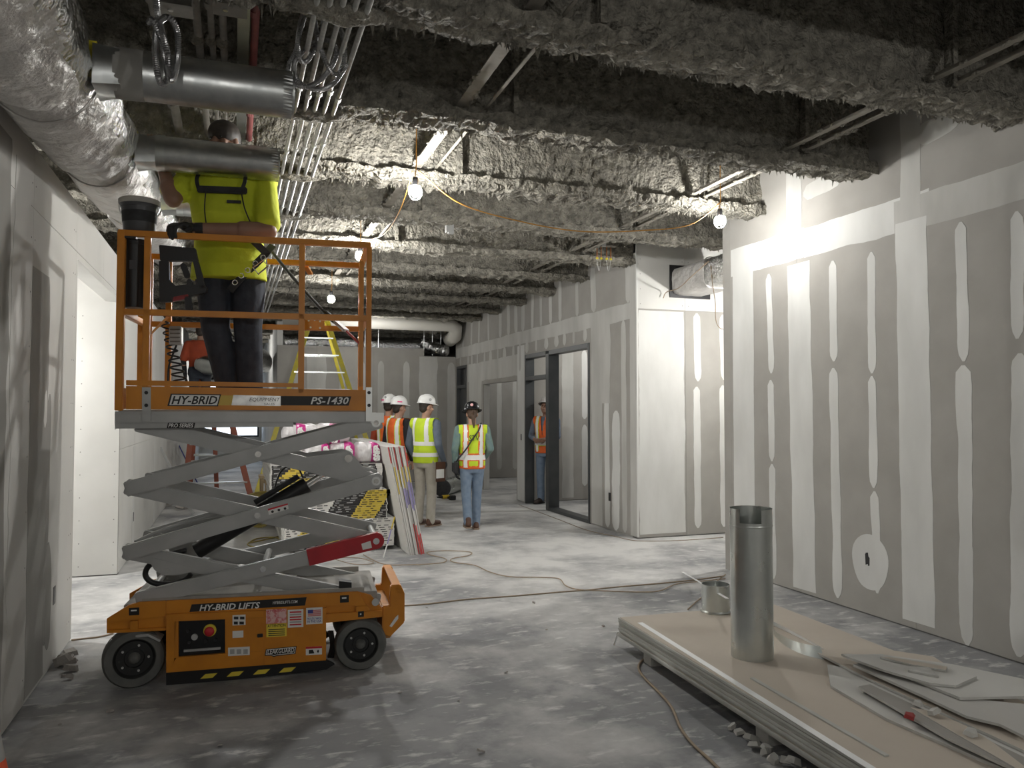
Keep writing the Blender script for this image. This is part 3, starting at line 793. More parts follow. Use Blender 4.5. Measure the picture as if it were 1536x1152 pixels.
# ---- dusty pipes in the dark bay at the left
for x_, r, m, lb in ((240, .030, 'pipe_dusty', 'thick dusty pipe beside the flexible conduit loop'), (296, .022, 'pipe_dusty', 'dusty pipe with foam lumps left of its twin pipes'),
                 (316, .017, 'pipe_dusty', 'thin dusty pipe in the middle of the ceiling pipes'), (333, .020, 'pipe_dusty', 'dusty pipe under the right junction box'),
                 (357, .014, 'galv', 'slim bare galvanised pipe next to the flat hanger strap'), (379, .022, 'pipe_red', 'dark red sprinkler pipe overhead')):
    p = onz(x_, 60, 3.66); y0 = p.y
    t = thing('ceiling_pipe', lb, 'pipe', (p.x, 6, 3.6), 0)
    MB().tube([(p.x, 1.7, 3.66), (p.x + .01, 5, 3.655), (p.x, 10, 3.66)], r, 12).build('tube', m, t, smooth=True)
    for y in (4.15, 5.6):
        MB().tube([(p.x, y + r, 3.66), (p.x, y + r + .06, 3.66)], r + .006, 12).build('coupling', m, t)
    if m == 'pipe_dusty':
        for y in (4.6, 5.5):
            mb = MB().ell((p.x, y, 3.655), (r + .018, .06, r + .02), 12, 8); mb.v = [tuple(V(v) + V(noise.noise_vector(V(v) * 25)) * .008) for v in mb.v]; mb.build('foam_lump', 'foam', t)
p = onz(365, 60, 3.62)
one(MB().box(p.x - .03, p.x + .03, 1.8, 9, 3.62, 3.624), 'hanger_strap', 'galv_dull', 'flat galvanised strap running beside the red pipe', 'strap', (p.x, 5, 3.62))
for x_, lb in ((262, 'dark junction box above the left conduit loop'), (345, 'dark junction box above the middle ceiling pipes')):
    p = onz(x_, 2, 3.52)
    t = thing('junction_box', lb, 'box', (p.x, p.y, 3.50))
    MB().box(p.x - .075, p.x + .075, p.y - .02, p.y + .10, 3.50, 3.58).build('case', 'pipe_dusty', t, bevel=.004)
    MB().box(p.x - .078, p.x + .078, p.y - .024, p.y + .104, 3.496, 3.50).build('cover', 'pipe_dusty', t)
    MB().disc((p.x - .02, p.y + .04, 3.49), (0, 0, 1), .012, .008, 10).build('knockout', 'zinc', t)

# ---- coils of flexible armoured conduit
def flexpath(pts, Y, wob=.03, n=14):
    out = []
    for i, (X, Yy) in enumerate(pts):
        p = ony(220 + X / 4.389, Yy / 4.389, Y + wob * math.sin(i * 1.3)); out.append(p)
    return smoothpath(out, n)
def ribbed(path, r):
    L = [0]
    for a, b in zip(path[:-1], path[1:]): L.append(L[-1] + (b - a).length)
    tot = L[-1]; pitch = .0085; m = int(tot / pitch * 2); res = []; rr = []; j = 0
    for i in range(m + 1):
        s_ = tot * i / m
        while j < len(L) - 2 and L[j + 1] < s_: j += 1
        u = (s_ - L[j]) / max(1e-9, L[j + 1] - L[j]); res.append(path[j].lerp(path[j + 1], min(1, u))); rr.append(r if i % 2 else r * .82)
    return MB().tube(res, rr, 9)
pA = flexpath([(62, -40), (68, 60), (82, 150), (110, 240), (135, 340), (142, 440), (132, 530), (100, 555), (75, 500), (60, 400), (56, 280), (70, 180), (100, 130), (140, 112), (180, 150), (205, 230), (205, 360), (190, 470), (165, 530), (140, 490), (120, 380), (100, 270), (70, 190), (35, 130), (15, 150)], 3.45)
one(ribbed(pA, .0135), 'flexible_conduit', 'armour', 'loop of ribbed metal conduit draped over the nearest round duct', 'conduit', pA[0], 'loops of flexible conduit', smooth=False)
pB = flexpath([(1130, -60), (1075, 20), (1025, 110), (1000, 230), (995, 340), (1020, 405), (1060, 395), (1110, 310), (1155, 200), (1165, 90), (1140, 40), (1110, 60), (1110, 170), (1140, 300), (1180, 410), (1225, 480), (1270, 480), (1302, 390), (1295, 260), (1250, 120), (1190, 20), (1130, 0), (1060, 60), (1010, 200), (985, 330), (940, 420), (935, 500), (970, 555), (1050, 570), (1140, 530), (1215, 440), (1250, 350), (1225, 285), (1160, 262), (1090, 290), (1010, 360), (970, 430), (985, 520), (1060, 575), (1150, 590), (1230, 550), (1290, 470), (1318, 420)], 4.0, .025)
one(ribbed(pB, .0135), 'flexible_conduit', 'armour', 'tangled coil of ribbed metal conduit hanging before the five conduits', 'conduit', pB[0], 'loops of flexible conduit')

# ---- insulated duct entering the alcove wall
t = thing('insulated_duct', 'rectangular foil-wrapped duct entering the bright alcove wall', 'duct', (5.5, 7.9, 3.05))
vs = []; fs = []; n = 28; N = 40
for i in range(N + 1):
    y = 6.86 + (8.80 - 6.86) * i / N
    for k in range(n):
        a = 2 * math.pi * (k + .5) / n; c, s_ = math.cos(a), math.sin(a); m = (abs(c) ** 5 + abs(s_) ** 5) ** (1 / 5)
        q = 1 + .025 * noise.noise(V((c * 3, y * 4, s_ * 3))) + .012 * noise.noise(V((c * 9, y * 12, s_ * 9)))
        vs.append((5.54 + .27 * c / m * q, y, 3.26 + .18 * s_ / m * q))
for i in range(N):
    for k in range(n): fs.append((i*n+k, i*n+(k+1) % n, (i+1)*n+(k+1) % n, (i+1)*n+k)[::-1])
mb = MB().add(vs, fs); mb.m = [1 if 8.05 > 6.86 + (8.8-6.86) * (i // n) / N else 0 for i in range(len(fs))]  # half towards the lamp gets brighter foil: lamplight put into the colour
mb.build('foil_jacket', ['wrap', 'foil_bright'], t, smooth=True)
for y in (8.05, 7.5): 
    MB().tube([(5.54 + .278 * math.cos(a) / (abs(math.cos(a))**5 + abs(math.sin(a))**5)**.2, y, 3.26 + .188 * math.sin(a) / (abs(math.cos(a))**5 + abs(math.sin(a))**5)**.2) for a in [2*math.pi*i/40 for i in range(40)]], .006, 6, closed=True).build('strap', 'foil', t)
MB().box(5.24, 5.84, 8.785, 8.797, 3.05, 3.47).build('dark_wall_gap', 'black', t)  # black plate stands for the dark gap where the duct meets the wall

# ---- foil ducts and hangers near the far wall
def flexduct(label, pts, r, mat='foil_bright'):
    path = smoothpath(pts, 10)
    mb = MB().tube(path, [r * (1 + .05 * math.sin(i * 1.9) + .05 * noise.noise(p * 6)) for i, p in enumerate(path)], 20)
    mb.v = [tuple(V(v) + V(noise.noise_vector(V(v) * 9)) * .014) for v in mb.v]
    return one(mb, 'flex_duct', mat, label, 'duct', pts[0], 'foil ducts beyond the far wall', smooth=True)
flexduct('foil-wrapped duct lying behind the top of the far wall', [(1.0, 18.3, 3.12), (2.2, 18.25, 3.15), (3.4, 18.3, 3.1), (4.6, 18.3, 3.12)], .17)
flexduct('crumpled foil duct dropping into the notch at the far corner', [(4.1, 17.9, 3.2), (4.35, 17.75, 3.03), (4.56, 17.5, 2.97)], .13)
flexduct('foil duct sagging over the far passage', [(-.5, 17.2, 3.15), (.0, 17.6, 2.95), (.5, 18.0, 2.75), (.62, 19.5, 2.7)], .2)
flexduct('foil duct elbow above the orange ladder', [(-.9, 16.5, 3.3), (-.45, 16.4, 3.25), (-.1, 16.5, 3.3), (.4, 16.6, 3.35)], .13)
for x_ in (2.75, 3.05, 4.1, 4.3, 4.5):
    one(MB().tube([(x_, 17.75, 2.86), (x_, 17.75, 4.3)], .008, 6), 'threaded_rod', 'zinc', 'threaded hanger rod above the far wall', 'rod', (x_, 17.75, 3.7), 'hanger rods above the far wall')
# seismic brace and hanger under the sixth joist
for px, py, Y, lb in ((905, 365, 8.66, 'metal hanger bracket with short copper rods under the joist by the corridor corner'), (676, 345, 7.58, 'small galvanised hanger clip under the joist left of the corridor')):
    p = ony(px, py, Y)
    t = thing('hanger_bracket', lb, 'bracket', p)
    MB().box(p.x - .03, p.x + .03, p.y - .02, p.y + .02, p.z - .04, p.z + .09).build('clip', 'zinc', t, bevel=.004)
    MB().tube([(p.x, p.y, p.z + .08), (p.x, p.y, DECK - .02)], .006, 6).build('hanger_rod', 'zinc', t)
    if px > 800:
        for dx in (-.085, -.03, .045, .10):
            MB().tube([(p.x + dx, p.y, p.z - .02), (p.x + dx, p.y, p.z - .19)], .007, 6).build('rod', 'copper', t)
            MB().disc((p.x + dx, p.y, p.z - .20), (0, 0, 1), .016, .02, 8).build('brass_nut', 'yellow_tape', t)
        MB().bar((p.x - .16, p.y, p.z - .04), (p.x + .16, p.y, p.z - .03), .03, .02).build('cross_bar', 'steel_dull', t)
        for dx in (-.06, .07):
            MB().tube(smoothpath([(p.x + dx - .03, p.y, p.z - .2), (p.x + dx, p.y, p.z - .34), (p.x + dx + .03, p.y, p.z - .2)], 6), .0025, 5).build('tie_wire', 'zinc', t)
    else:
        MB().box(p.x - .05, p.x - .03, p.y - .03, p.y + .03, p.z - .03, p.z + .12).build('flange', 'zinc', t)
# ================================================================ SCISSOR LIFT
LA = R(-5.4)
LUX = V((math.cos(LA), math.sin(LA), 0)); LUY = V((-math.sin(LA), math.cos(LA), 0))
LO = V((.108, 4.99, 0)) + LUY * .36
lift = thing('scissor_lift', 'orange and grey electric scissor lift raised with a man on its platform', 'scissor lift', LO, LA)
def LP(px, py, yl):
    """point of the lift's own frame where the photo pixel meets the plane y = yl"""
    d = ray(px, py); n = LUY; t = (LO + LUY * yl - _C).dot(n) / d.dot(n)
    q = _C + d * t - LO
    return V((q.dot(LUX), yl, q.z))
def Z3(X, Y, yl): return LP(140 + X / 2.4, 580 + Y / 2.4, yl)
def LB(mb, name, mats, parent=None, **k): return mb.build(name, mats, parent or lift, world=False, **k)
def plate(pts, y0, y1, name, mat, parent=None, mirror=False, bevel=0.0, f=Z3):
    P = [f(X, Y, y0) for X, Y in pts]
    o = LB(MB().prism(P, (0, y1 - y0, 0)), name, mat, parent, bevel=bevel)
    if mirror:
        LB(MB().prism([V((p.x, -p.y, p.z)) for p in P], (0, y0 - y1, 0)), name, mat, parent, bevel=bevel)
    return o
YN = -.375
# chassis: two side plates, tray, skirt
side = [(48, 888), (48, 836), (128, 786), (165, 776), (955, 738), (1000, 752), (1040, 800), (1040, 828), (838, 850), (838, 872), (262, 900), (262, 870)]
plate(side, YN + .02, YN + .045, 'side_plate', 'orange', mirror=True)
plate([(48, 850), (48, 836), (128, 786), (165, 776), (262, 771), (262, 828)], YN, YN + .02, 'side_rib', 'orange', bevel=.003)
plate([(48, 889), (48, 878), (262, 868), (262, 878)], YN, YN + .02, 'side_rib', 'orange', bevel=.003)
plate([(132, 850), (132, 845), (160, 843), (160, 880), (132, 882)], YN, YN + .02, 'side_rib', 'orange', bevel=.002)
plate([(262, 771), (838, 744), (838, 797), (262, 820)], YN, YN + .02, 'side_rib', 'orange', bevel=.003)
plate([(838, 744), (955, 738), (985, 790), (838, 790)], YN, YN + .02, 'side_rib', 'orange', bevel=.003)
plate([(838, 818), (1040, 806), (1040, 829), (838, 851)], YN, YN + .02, 'side_rib', 'orange', bevel=.003)
plate([(945, 790), (985, 788), (1000, 806), (945, 813)], YN, YN + .02, 'side_rib', 'orange', bevel=.003)
# battery and control tray (a box with a recess for the controls)
T0 = YN - .015
plate([(262, 820), (838, 797), (838, 985), (262, 1030)], YN + .03, YN + .20, 'equipment_tray', 'orange', mirror=True)
for pts in ([(262, 820), (615, 806), (615, 832), (300, 845), (290, 1000), (262, 1030)], [(300, 975), (615, 950), (615, 1003), (262, 1030)],
            [(474, 836), (615, 830), (615, 952), (474, 962)], [(615, 806), (838, 797), (838, 985), (615, 1003)], [(290, 845), (306, 844), (306, 976), (290, 978)]):
    plate(pts, T0, YN + .03, 'tray_panel', 'orange', bevel=.002)
plate([(306, 838), (474, 830), (474, 965), (306, 976)], YN + .005, YN + .031, 'control_panel', 'black_gloss')
p = Z3(420, 876, YN + .004)
es = LB(MB().disc(p, (0, -1, 0), .036, .012, 20), 'emergency_stop', 'decal_yellow')
LB(MB().lathe([(.012, 0), (.012, .014), (.026, .018), (.028, .03), (.02, .036), (0, .037)], p + V((0, -.008, 0)), (0, -1, 0), 20), 'stop_button', 'decal_red', es, smooth=True)
p = Z3(365, 900, YN + .004)
LB(MB().disc(p, (0, -1, 0), .018, .012, 14), 'key_switch', 'zinc')
for X, Y in ((340, 880), (345, 920), (405, 915), (440, 912)): LB(MB().disc(Z3(X, Y, YN + .004), (0, -1, 0), .009, .01, 10), 'toggle_switch', 'black_soft')
plate([(325, 948), (458, 938), (458, 946), (325, 956)], YN - .006, YN + .004, 'label_strip', 'lift_gray')
plate([(590, 892), (610, 890), (610, 902), (590, 904)], T0 - .012, T0, 'latch', 'black', bevel=.002)
plate([(262, 1030), (838, 985), (868, 1000), (840, 1018), (400, 1068), (262, 1075)], YN + .03, YN + .06, 'lower_skirt', 'black', mirror=True)
for X in (385, 480, 575, 668):
    Y = 1052 - (X - 385) * .078
    plate([(X, Y), (X + 18, Y - 17), (X + 62, Y - 21), (X + 44, Y - 4)], YN + .028, YN + .03, 'hazard_stripe', 'decal_yellow')
# chassis body and top cover
a = Z3(60, 880, YN); b = Z3(1035, 800, YN)
zt = Z3(500, 758, YN).z; zb = Z3(500, 1000, YN).z
LB(MB().box(a.x + .06, b.x - .02, -.33, .33, zt - .08, zt - .02), 'chassis_deck', 'lift_gray_dusty', bevel=.004)
LB(MB().box(a.x + .32, b.x - .38, -.30, .30, zb + .02, zt - .08), 'chassis_core', 'black_soft')
for s in (-1, 1): LB(MB().box(a.x + .16, b.x - .1, s * .335 - .012, s * .335 + .012, zt - .02, zt + .012), 'slide_rail', 'lift_gray_dusty')
plate([(130, 745), (200, 706), (930, 672), (990, 700), (1000, 735), (130, 775)], .34, .365, 'far_upper_plate', 'orange')
LB(MB().disc(Z3(1015, 775, YN), (0, -1, 0), .022, .012, 16), 'pivot_bolt', 'zinc')
plate([(885, 700), (930, 705), (930, 742), (885, 740)], YN + .03, YN + .10, 'limit_switch', 'black')
# wheels
def wheel(c, r, steer, wd=.105):
    M = Matrix.Rotation(steer, 3, 'Z'); ax = M @ V((0, -1, 0)); c = V(c)
    t = LB(MB().lathe([(r * .66, wd / 2 - .006), (r * .70, wd / 2), (r * .93, wd / 2), (r, wd / 2 - .02), (r, -wd / 2 + .02), (r * .93, -wd / 2), (r * .66, -wd / 2)], c, ax, 40), 'tyre', 'rubber', smooth=False, auto=40)
    t['label'] = 'grey solid rubber tyre'
    LB(MB().lathe([(0, wd / 2 - .03), (r * .30, wd / 2 - .03), (r * .33, wd / 2 - .022), (r * .58, wd / 2 - .022), (r * .67, wd / 2 - .004), (r * .67, -wd / 2), (0, -wd / 2)], c, ax, 32), 'rim', 'hub_black', t, auto=30)
    LB(MB().lathe([(0, wd / 2 + .006), (r * .10, wd / 2 + .004), (r * .16, wd / 2 - .01), (r * .2, wd / 2 - .03)], c, ax, 20), 'hub_cap', 'rubber', t, smooth=True)
    for k in range(5):
        q = 2 * math.pi * k / 5; u = M @ V((math.cos(q), 0, math.sin(q)))
        LB(MB().disc(c + u * r * .45 + ax * (wd / 2 - .024), ax, .007, .008, 8), 'wheel_bolt', 'zinc', t)
wl_ = Z3(147, 988, -.31); wr_ = Z3(961, 932, -.31)
RW = .168
wheel((wl_.x, -.315, RW), RW, R(14)); wheel((wr_.x, -.315, .158), .158, 0)
wheel((wl_.x, .315, RW), RW, R(14)); wheel((wr_.x, .315, .158), .158, 0)
plate([(48, 942), (60, 912), (130, 896), (196, 890), (243, 912), (238, 920), (196, 900), (130, 906), (72, 922), (60, 945)], YN + .01, YN + .13, 'mudguard', 'lift_gray', bevel=.002)
LB(MB().box(wl_.x - .04, wl_.x + .04, -.30, .30, .12, .22), 'steering_axle', 'black_soft', bevel=.008)
LB(MB().box(wr_.x - .03, wr_.x + .03, -.30, .30, .12, .20), 'drive_axle', 'black_soft', bevel=.008)
for k in range(3): LB(MB().tube(smoothpath([Z3(848 + 6 * k, 878, -.29), Z3(856 + 5 * k, 930, -.30), Z3(846 + 8 * k, 975, -.29)], 5), .008, 6), 'drive_cable', 'black')
# end step with treads
for s in (1, -1):
    y0 = -.33 if s == 1 else .28
    P = [Z3(X, Y, -.33) for X, Y in ((1040, 790), (1066, 788), (1070, 716), (1106, 712), (1121, 745), (1121, 848), (1068, 902), (1040, 888))]
    LB(MB().prism([V((p.x, y0, p.z)) for p in P], (0, .05, 0)), 'step_bracket', 'orange', bevel=.006)
for X, Y in ((1092, 716), (1100, 728), (1107, 740)):
    p = Z3(X, Y, -.33); LB(MB().box(p.x - .028, p.x + .02, -.33, .33, p.z - .006, p.z + .006), 'step_tread', 'orange', bevel=.002)
plate([(1066, 862), (1088, 830), (1098, 822), (1098, 835), (1074, 866)], -.334, -.33, 'step_slot', 'white')
p = Z3(1058, 840, -.3); LB(MB().box(p.x - .03, p.x + .03, -.28, .28, p.z - .12, p.z + .06), 'end_bumper', 'orange_dirty', bevel=.008)
# ---- scissor arms
ZR = [(1018, 130), (1018, 340), (1018, 555), (1012, 770)]
ZLf = [(175, 140), (136, 365), (130, 597), (175, 765)]
def arm(p, q, y0, y1, h, mat='lift_gray', name='scissor_arm', ext=.035):
    d = (q - p).normalized(); p = p - d * ext; q = q + d * ext; u = V((-d.z, 0, d.x)) * h / 2
    P = [p - u, q - u, q + u, p + u]; P = [V((v.x, y0, v.z)) for v in P]
    return LB(MB().prism(P, (0, y1 - y0, 0)), name, mat, bevel=.006)
yo0, yo1, yi0, yi1 = -.345, -.295, -.285, -.235
for lv in range(3):
    pr, pl = Z3(*ZR[lv], yo0), Z3(*ZLf[lv + 1], yo0)
    il, ir = Z3(*ZLf[lv], yi0), Z3(*ZR[lv + 1], yi0)
    for s in (1, -1):
        o0, o1, i0, i1 = (yo0, yo1, yi0, yi1) if s == 1 else (-yo0, -yo1, -yi0, -yi1)
        arm(pl, pr, o0, o1, .088); arm(il, ir, i0, i1, .088)
    # pins
    cx_ = (pr + pl) / 2
    for q, r in ((pr, .016), (cx_, .018)):
        LB(MB().disc((q.x, yo0 + .002, q.z), (0, -1, 0), r, .012, 16), 'pivot_pin', 'chrome')
    for q in (pr, pl, cx_):
        LB(MB().tube([(q.x, -.335, q.z), (q.x, .335, q.z)], .020, 12), 'cross_tube', 'lift_gray')
    for i in (0,): LB(MB().disc(((pl if i else pr).x, yo0 + .001, (pl if i else pr).z), (0, -1, 0), .028, .006, 18), 'pin_washer', 'zinc')
# red locking sleeve on the lowest arm
pr, pl = Z3(*ZR[2], yo0), Z3(*ZLf[3], yo0); d = (pl - pr).normalized(); u = V((-d.z, 0, d.x)) * .050
q = pr + d * .42; e = pr - d * .0
pts = [pr + u, q + u, q - u, pr - u] 
rnd = [pr - d * (.05 * math.cos(a)) + u * math.sin(a) for a in [R(-80 + 160 * i / 10) for i in range(11)]]
P = [V((v.x, yo0 - .006, v.z)) for v in rnd + [q + u, q - u]]
ra = LB(MB().prism(P, (0, .05, 0)), 'locking_arm', 'red_arm'); ra['label'] = 'red safety arm'
plate([(965, 566), (998, 555), (1003, 580), (970, 588)], yo0 - .008, yo0 - .006, 'label_plate', 'white', ra)
LB(MB().disc((pr.x, yo0 - .006, pr.z), (0, -1, 0), .02, .012, 16), 'pivot_pin', 'chrome', ra)
# gussets, warning label, cylinder, hose
plate([(760, 255), (905, 238), (940, 250), (970, 290), (985, 305), (900, 330)], yi0 - .004, yi0 + .02, 'gusset_plate', 'lift_gray', mirror=True)
LB(MB().disc(Z3(918, 258, yi0 - .004), (0, -1, 0), .024, .012, 18), 'gusset_pin', 'chrome')
plate([(190, 610), (385, 660), (300, 678), (250, 680), (220, 660)], yi0 - .004, yi0 + .02, 'gusset_plate', 'lift_gray', mirror=True)
LB(MB().disc(Z3(265, 665, yi0 - .004), (0, -1, 0), .018, .008, 18), 'gusset_pin', 'lift_gray')
wlbl = plate([(628, 440), (700, 420), (703, 440), (632, 462)], yo0 - .003, yo0 - .001, 'warning_label', 'white')
plate([(628, 440), (700, 420), (700.6, 425), (629, 446)], yo0 - .004, yo0 - .003, 'label_header', 'decal_red', wlbl)
for X in (645, 668, 690): LB(MB().disc(Z3(X, 450 - (X - 645) * .25, yo0 - .003), (0, -1, 0), .009, .001, 5), 'pictogram', 'black_text', wlbl)
c0 = Z3(372, 592, 0); c1 = Z3(770, 352, 0); c2 = Z3(905, 262, 0)
dd = (c1 - c0).normalized()
LB(MB().tube([c0, c1], .052, 20), 'hydraulic_cylinder', 'black', auto=40)
LB(MB().tube([c1, c2], .022, 14), 'cylinder_rod', 'chrome', auto=40)
n_ = V((-dd.z, 0, dd.x))
LB(MB().tube([c0 + dd * .45 + n_ * .075, c1 - dd * .02 + n_ * .075], .018, 10), 'transfer_pipe', 'black_soft', auto=40)
LB(MB().tube(smoothpath([c1 + n_ * .075 - dd * .2, c1 + n_ * .16 - dd * .1, c1 + n_ * .15 + dd * .0, c1 + n_ * .05], 8), .006, 7), 'hydraulic_line', 'black', smooth=True)
LB(MB().tube(smoothpath([Z3(*q, -.18) for q in ((335, 588), (250, 612), (200, 645), (188, 680), (215, 705), (275, 712), (330, 695), (352, 672))], 8), .017, 10), 'hydraulic_hose', 'black', smooth=True)
LB(MB().tube(smoothpath([Z3(*q, -.05) for q in ((150, 560), (240, 520), (400, 470), (560, 455))], 8), .012, 8), 'hydraulic_hose', 'lift_gray', smooth=True)
# ---- platform
def Lp(pts, y0, y1, name, mat, parent=None, mirror=False, bevel=0.0): return plate(pts, y0, y1, name, mat, parent, mirror, bevel, f=LP)
YP = -.375
Lp([(172, 617), (556, 618), (556, 634), (172, 632)], YP + .012, YP + .06, 'platform_beam', 'lift_gray', mirror=True, bevel=.002)
Lp([(172, 632), (440, 632.5), (440, 640), (172, 643)], YP + .02, YP + .06, 'slide_channel', 'lift_gray', mirror=True, bevel=.002)
Lp([(556, 619), (576, 619), (576, 634), (556, 634)], YP + .02, YP + .06, 'beam_end', 'zinc', mirror=True)
pA_ = LP(176, 614, YP); pB_ = LP(556, 616, YP)
dz = LP(360, 596, YP).z
deck = LB(MB().box(pA_.x, pB_.x, -.35, .35, pB_.z - .025, pB_.z + .005), 'deck_plate', 'lift_gray_dusty')
DECKZ = pB_.z + .005
for s in (-1, 1): LB(MB().box(pA_.x, pB_.x, s * .35 - .02, s * .35 + .02, pB_.z - .07, pB_.z - .025), 'deck_joist', 'lift_gray')
tb = Lp([(189, 579), (553, 585), (553, 616), (189, 614)], YP, YP + .012, 'toe_board', 'orange')
Lp([(189, 570), (452, 575), (452, 581), (189, 578)], YP - .004, YP + .02, 'toe_lip', 'orange', bevel=.002)
LB(MB().box(pA_.x, pB_.x, .355, .367, pB_.z + .01, pB_.z + .135), 'toe_board', 'orange')
for x_ in (pA_.x, pB_.x - .012): LB(MB().box(x_, x_ + .012, -.36, .36, pB_.z + .01, pB_.z + .135), 'toe_board', 'orange')
for x0, x1 in ((213, 226), (549, 558)):
    br = Lp([(x0, 581), (x1, 581), (x1, 632), (x0, 632)], YP - .008, YP, 'post_bracket', 'zinc' if x0 > 300 else 'lift_gray')
    for y_ in (589, 608): LB(MB().disc(LP((x0 + x1) / 2, y_, YP - .008), (0, -1, 0), .0105, .004, 14), 'bolt', 'black', br)
# guardrail: near side, far side, ends
def tubepx(a, b, yl, w_, name, yb=None):
    p = LP(*a, yl); q = LP(*b, yl if yb is None else yb)
    d = (q - p).normalized(); up = V((0, 0, 1)) if abs(d.z) < .7 else V((0, 1, 0))
    return LB(MB().bar(p, q, w_, w_, up=up), name, 'orange', bevel=.004)
W = .036
ZT = LP(360, 357.5, YP).z; ZM = LP(360, 472, YP).z
def rail(x0, x1, yl, z, name, z1=None): return LB(MB().bar((x0, yl, z), (x1, yl, z1 or z), W, W), name, 'orange', bevel=.004)
xl = LP(180, 460, YP).x; xr_ = LP(553.5, 470, YP).x
zlo = pB_.z + .02
def post(x, yl, z0, z1, name='guardrail_post', w_=W): return LB(MB().bar((x, yl, z0), (x, yl, z1), w_, w_, up=(0, 1, 0)), name, 'orange', bevel=.004)
x2 = LP(219.5, 460, YP).x; x3 = LP(452.5, 460, YP).x
rail(xl - .02, xr_ + .01, YP + .018, ZT, 'top_rail'); rail(xl - .02, xr_, YP + .018, ZM, 'mid_rail')
post(xl, YP + .018, zlo - .02, ZT + .01, w_=.042); post(x2, YP + .018, zlo, ZT - .018); post(x3, YP + .018, DECKZ + .10, ZT - .018); post(xr_, YP + .018, zlo, ZT - .01, w_=.032)
post(xr_ - .045, YP + .022, zlo + .13, ZT - .10, 'gate_post', .026)
yr = .357
for x in (xl + .02, LP(211, 520, yr).x, LP(250, 520, yr).x + .01, LP(452, 540, yr).x, xr_ - .01): post(x, yr, zlo, ZT if x in (xl + .02,) else ZT - .018)
rail(xl, xr_, yr, ZT, 'top_rail'); rail(xl, xr_, yr, ZM + .005, 'mid_rail')
for x in (xl, xr_ - .01):
    for z in (ZT, ZM): LB(MB().bar((x, YP + .03, z), (x, yr, z), W, W), 'end_rail', 'orange', bevel=.004)
LB(MB().bar(LP(227, 500, YP + .03), LP(252, 475, YP + .06), .02, .012), 'diagonal_brace', 'orange')
Lp([(457, 477), (487, 479), (486, 496), (457, 494)], yr - .03, yr - .02, 'hinge_plate', 'orange')
for x_, y_ in ((463, 481), (472, 480), (480, 482), (466, 491), (480, 492)): LB(MB().disc(LP(x_, y_, yr - .03), (0, -1, 0), .007, .004, 8), 'hinge_hole', 'white')  # white discs drawn where the hinge plate has holes
LB(MB().bar(LP(459, 400, YP + .04), LP(466, 411, YP + .10), .03, .012), 'gate_latch', 'orange')
LB(MB().bar(LP(541, 395, YP + .03), LP(541, 412, YP + .03), .012, .012, up=(0, 1, 0)), 'gate_pin', 'decal_red')
# control box with cords
cb = Lp([(253, 489), (272, 489), (272, 517), (253, 517)], .22, .30, 'platform_control_box', 'lift_gray', bevel=.006)
for k in range(4): Lp([(255, 493 + 6 * k), (270, 493 + 6 * k), (270, 495 + 6 * k), (255, 495 + 6 * k)], .214, .22, 'box_vent', 'pipe_dusty', cb)
hel = []
p0_, p1_ = LP(247, 482, .25), LP(271, 575, .25)
for i in range(180):
    t_ = i / 179; a = t_ * 2 * math.pi * 9
    hel.append(p0_.lerp(p1_, t_) + V((.045 * math.sin(a) * (0.5 + .5 * t_), .02 * math.cos(a), 0)))
LB(MB().tube(hel, .006, 6), 'coiled_cord', 'black', smooth=True)
LB(MB().tube(smoothpath([LP(*q, .26) for q in ((265, 517), (258, 535), (253, 552), (252, 575))], 6), .007, 6), 'control_cable', 'black', smooth=True)
# ---- decals and lettering on the lift
def ltext(parent, txt, px0, px1, y, yl, mat, hpx, shear=.25, bold=.0, slope=0.0, name='lettering'):
    a = LP(px0, y, yl); b = LP(px1, y + slope, yl); c_ = (a + b) / 2; wid = (b - a).length
    me = text_mesh(txt, 1.0, shear, bold, 0, mat)
    xs_ = [v.co.x for v in me.vertices]; ys_ = [v.co.y for v in me.vertices]
    h = (LP(px0, y - hpx / 2, yl) - LP(px0, y + hpx / 2, yl)).length
    sx, sy = wid / (max(xs_) - min(xs_)), h / (max(ys_) - min(ys_))
    cx_, cy_ = (max(xs_) + min(xs_)) / 2, (max(ys_) + min(ys_)) / 2
    ang = math.atan2(b.z - a.z, b.x - a.x)
    M = Matrix.Translation(c_) @ Matrix.Rotation(-ang, 4, 'Y') @ Matrix.Rotation(math.pi / 2, 4, 'X') @ Matrix.Diagonal((sx, sy, 1, 1)) @ Matrix.Translation((-cx_, -cy_, 0))
    me.transform(M); return link(name, me, parent, world=False)
y1_ = YP - .0015; y2_ = YP - .0022; y3_ = YP - .003
db = Lp([(256, 590.5), (332, 591.5), (327, 609.5), (251, 609)], y1_, YP, 'decal', 'black_text')
Lp([(258, 592), (329.5, 593), (325.5, 608), (254, 607.5)], y2_, y1_, 'decal_face', 'white', db)
ltext(db, 'HY-BRID', 257, 326, 600.2, y3_, 'black_text', 12.5, .28, .02)
dg_ = Lp([(331, 593), (350, 593.4), (347, 608), (327, 608)], y1_, YP, 'decal', 'decal_gold')
ds_ = Lp([(350, 592.5), (421, 594), (421, 609), (347, 608)], y1_, YP, 'decal', 'decal_silver')
ltext(ds_, 'EQUIPMENT', 374, 420, 599.8, y2_, 'black_text', 6.5, .2, .0); ltext(ds_, 'SALES', 396, 412, 606, y2_, 'black_text', 3, .1, 0)
dk_ = Lp([(421, 594), (527, 594.5), (523, 608.5), (421, 608)], y1_, YP, 'decal', 'black_text')
ltext(dk_, 'PS-1430', 466, 523, 601, y2_, 'white_text', 11, .25, .02)
dp_ = Lp([(252, 634), (293, 634), (291, 642.3), (250, 642.3)], YP + .0185, YP + .02, 'decal', 'black_text')
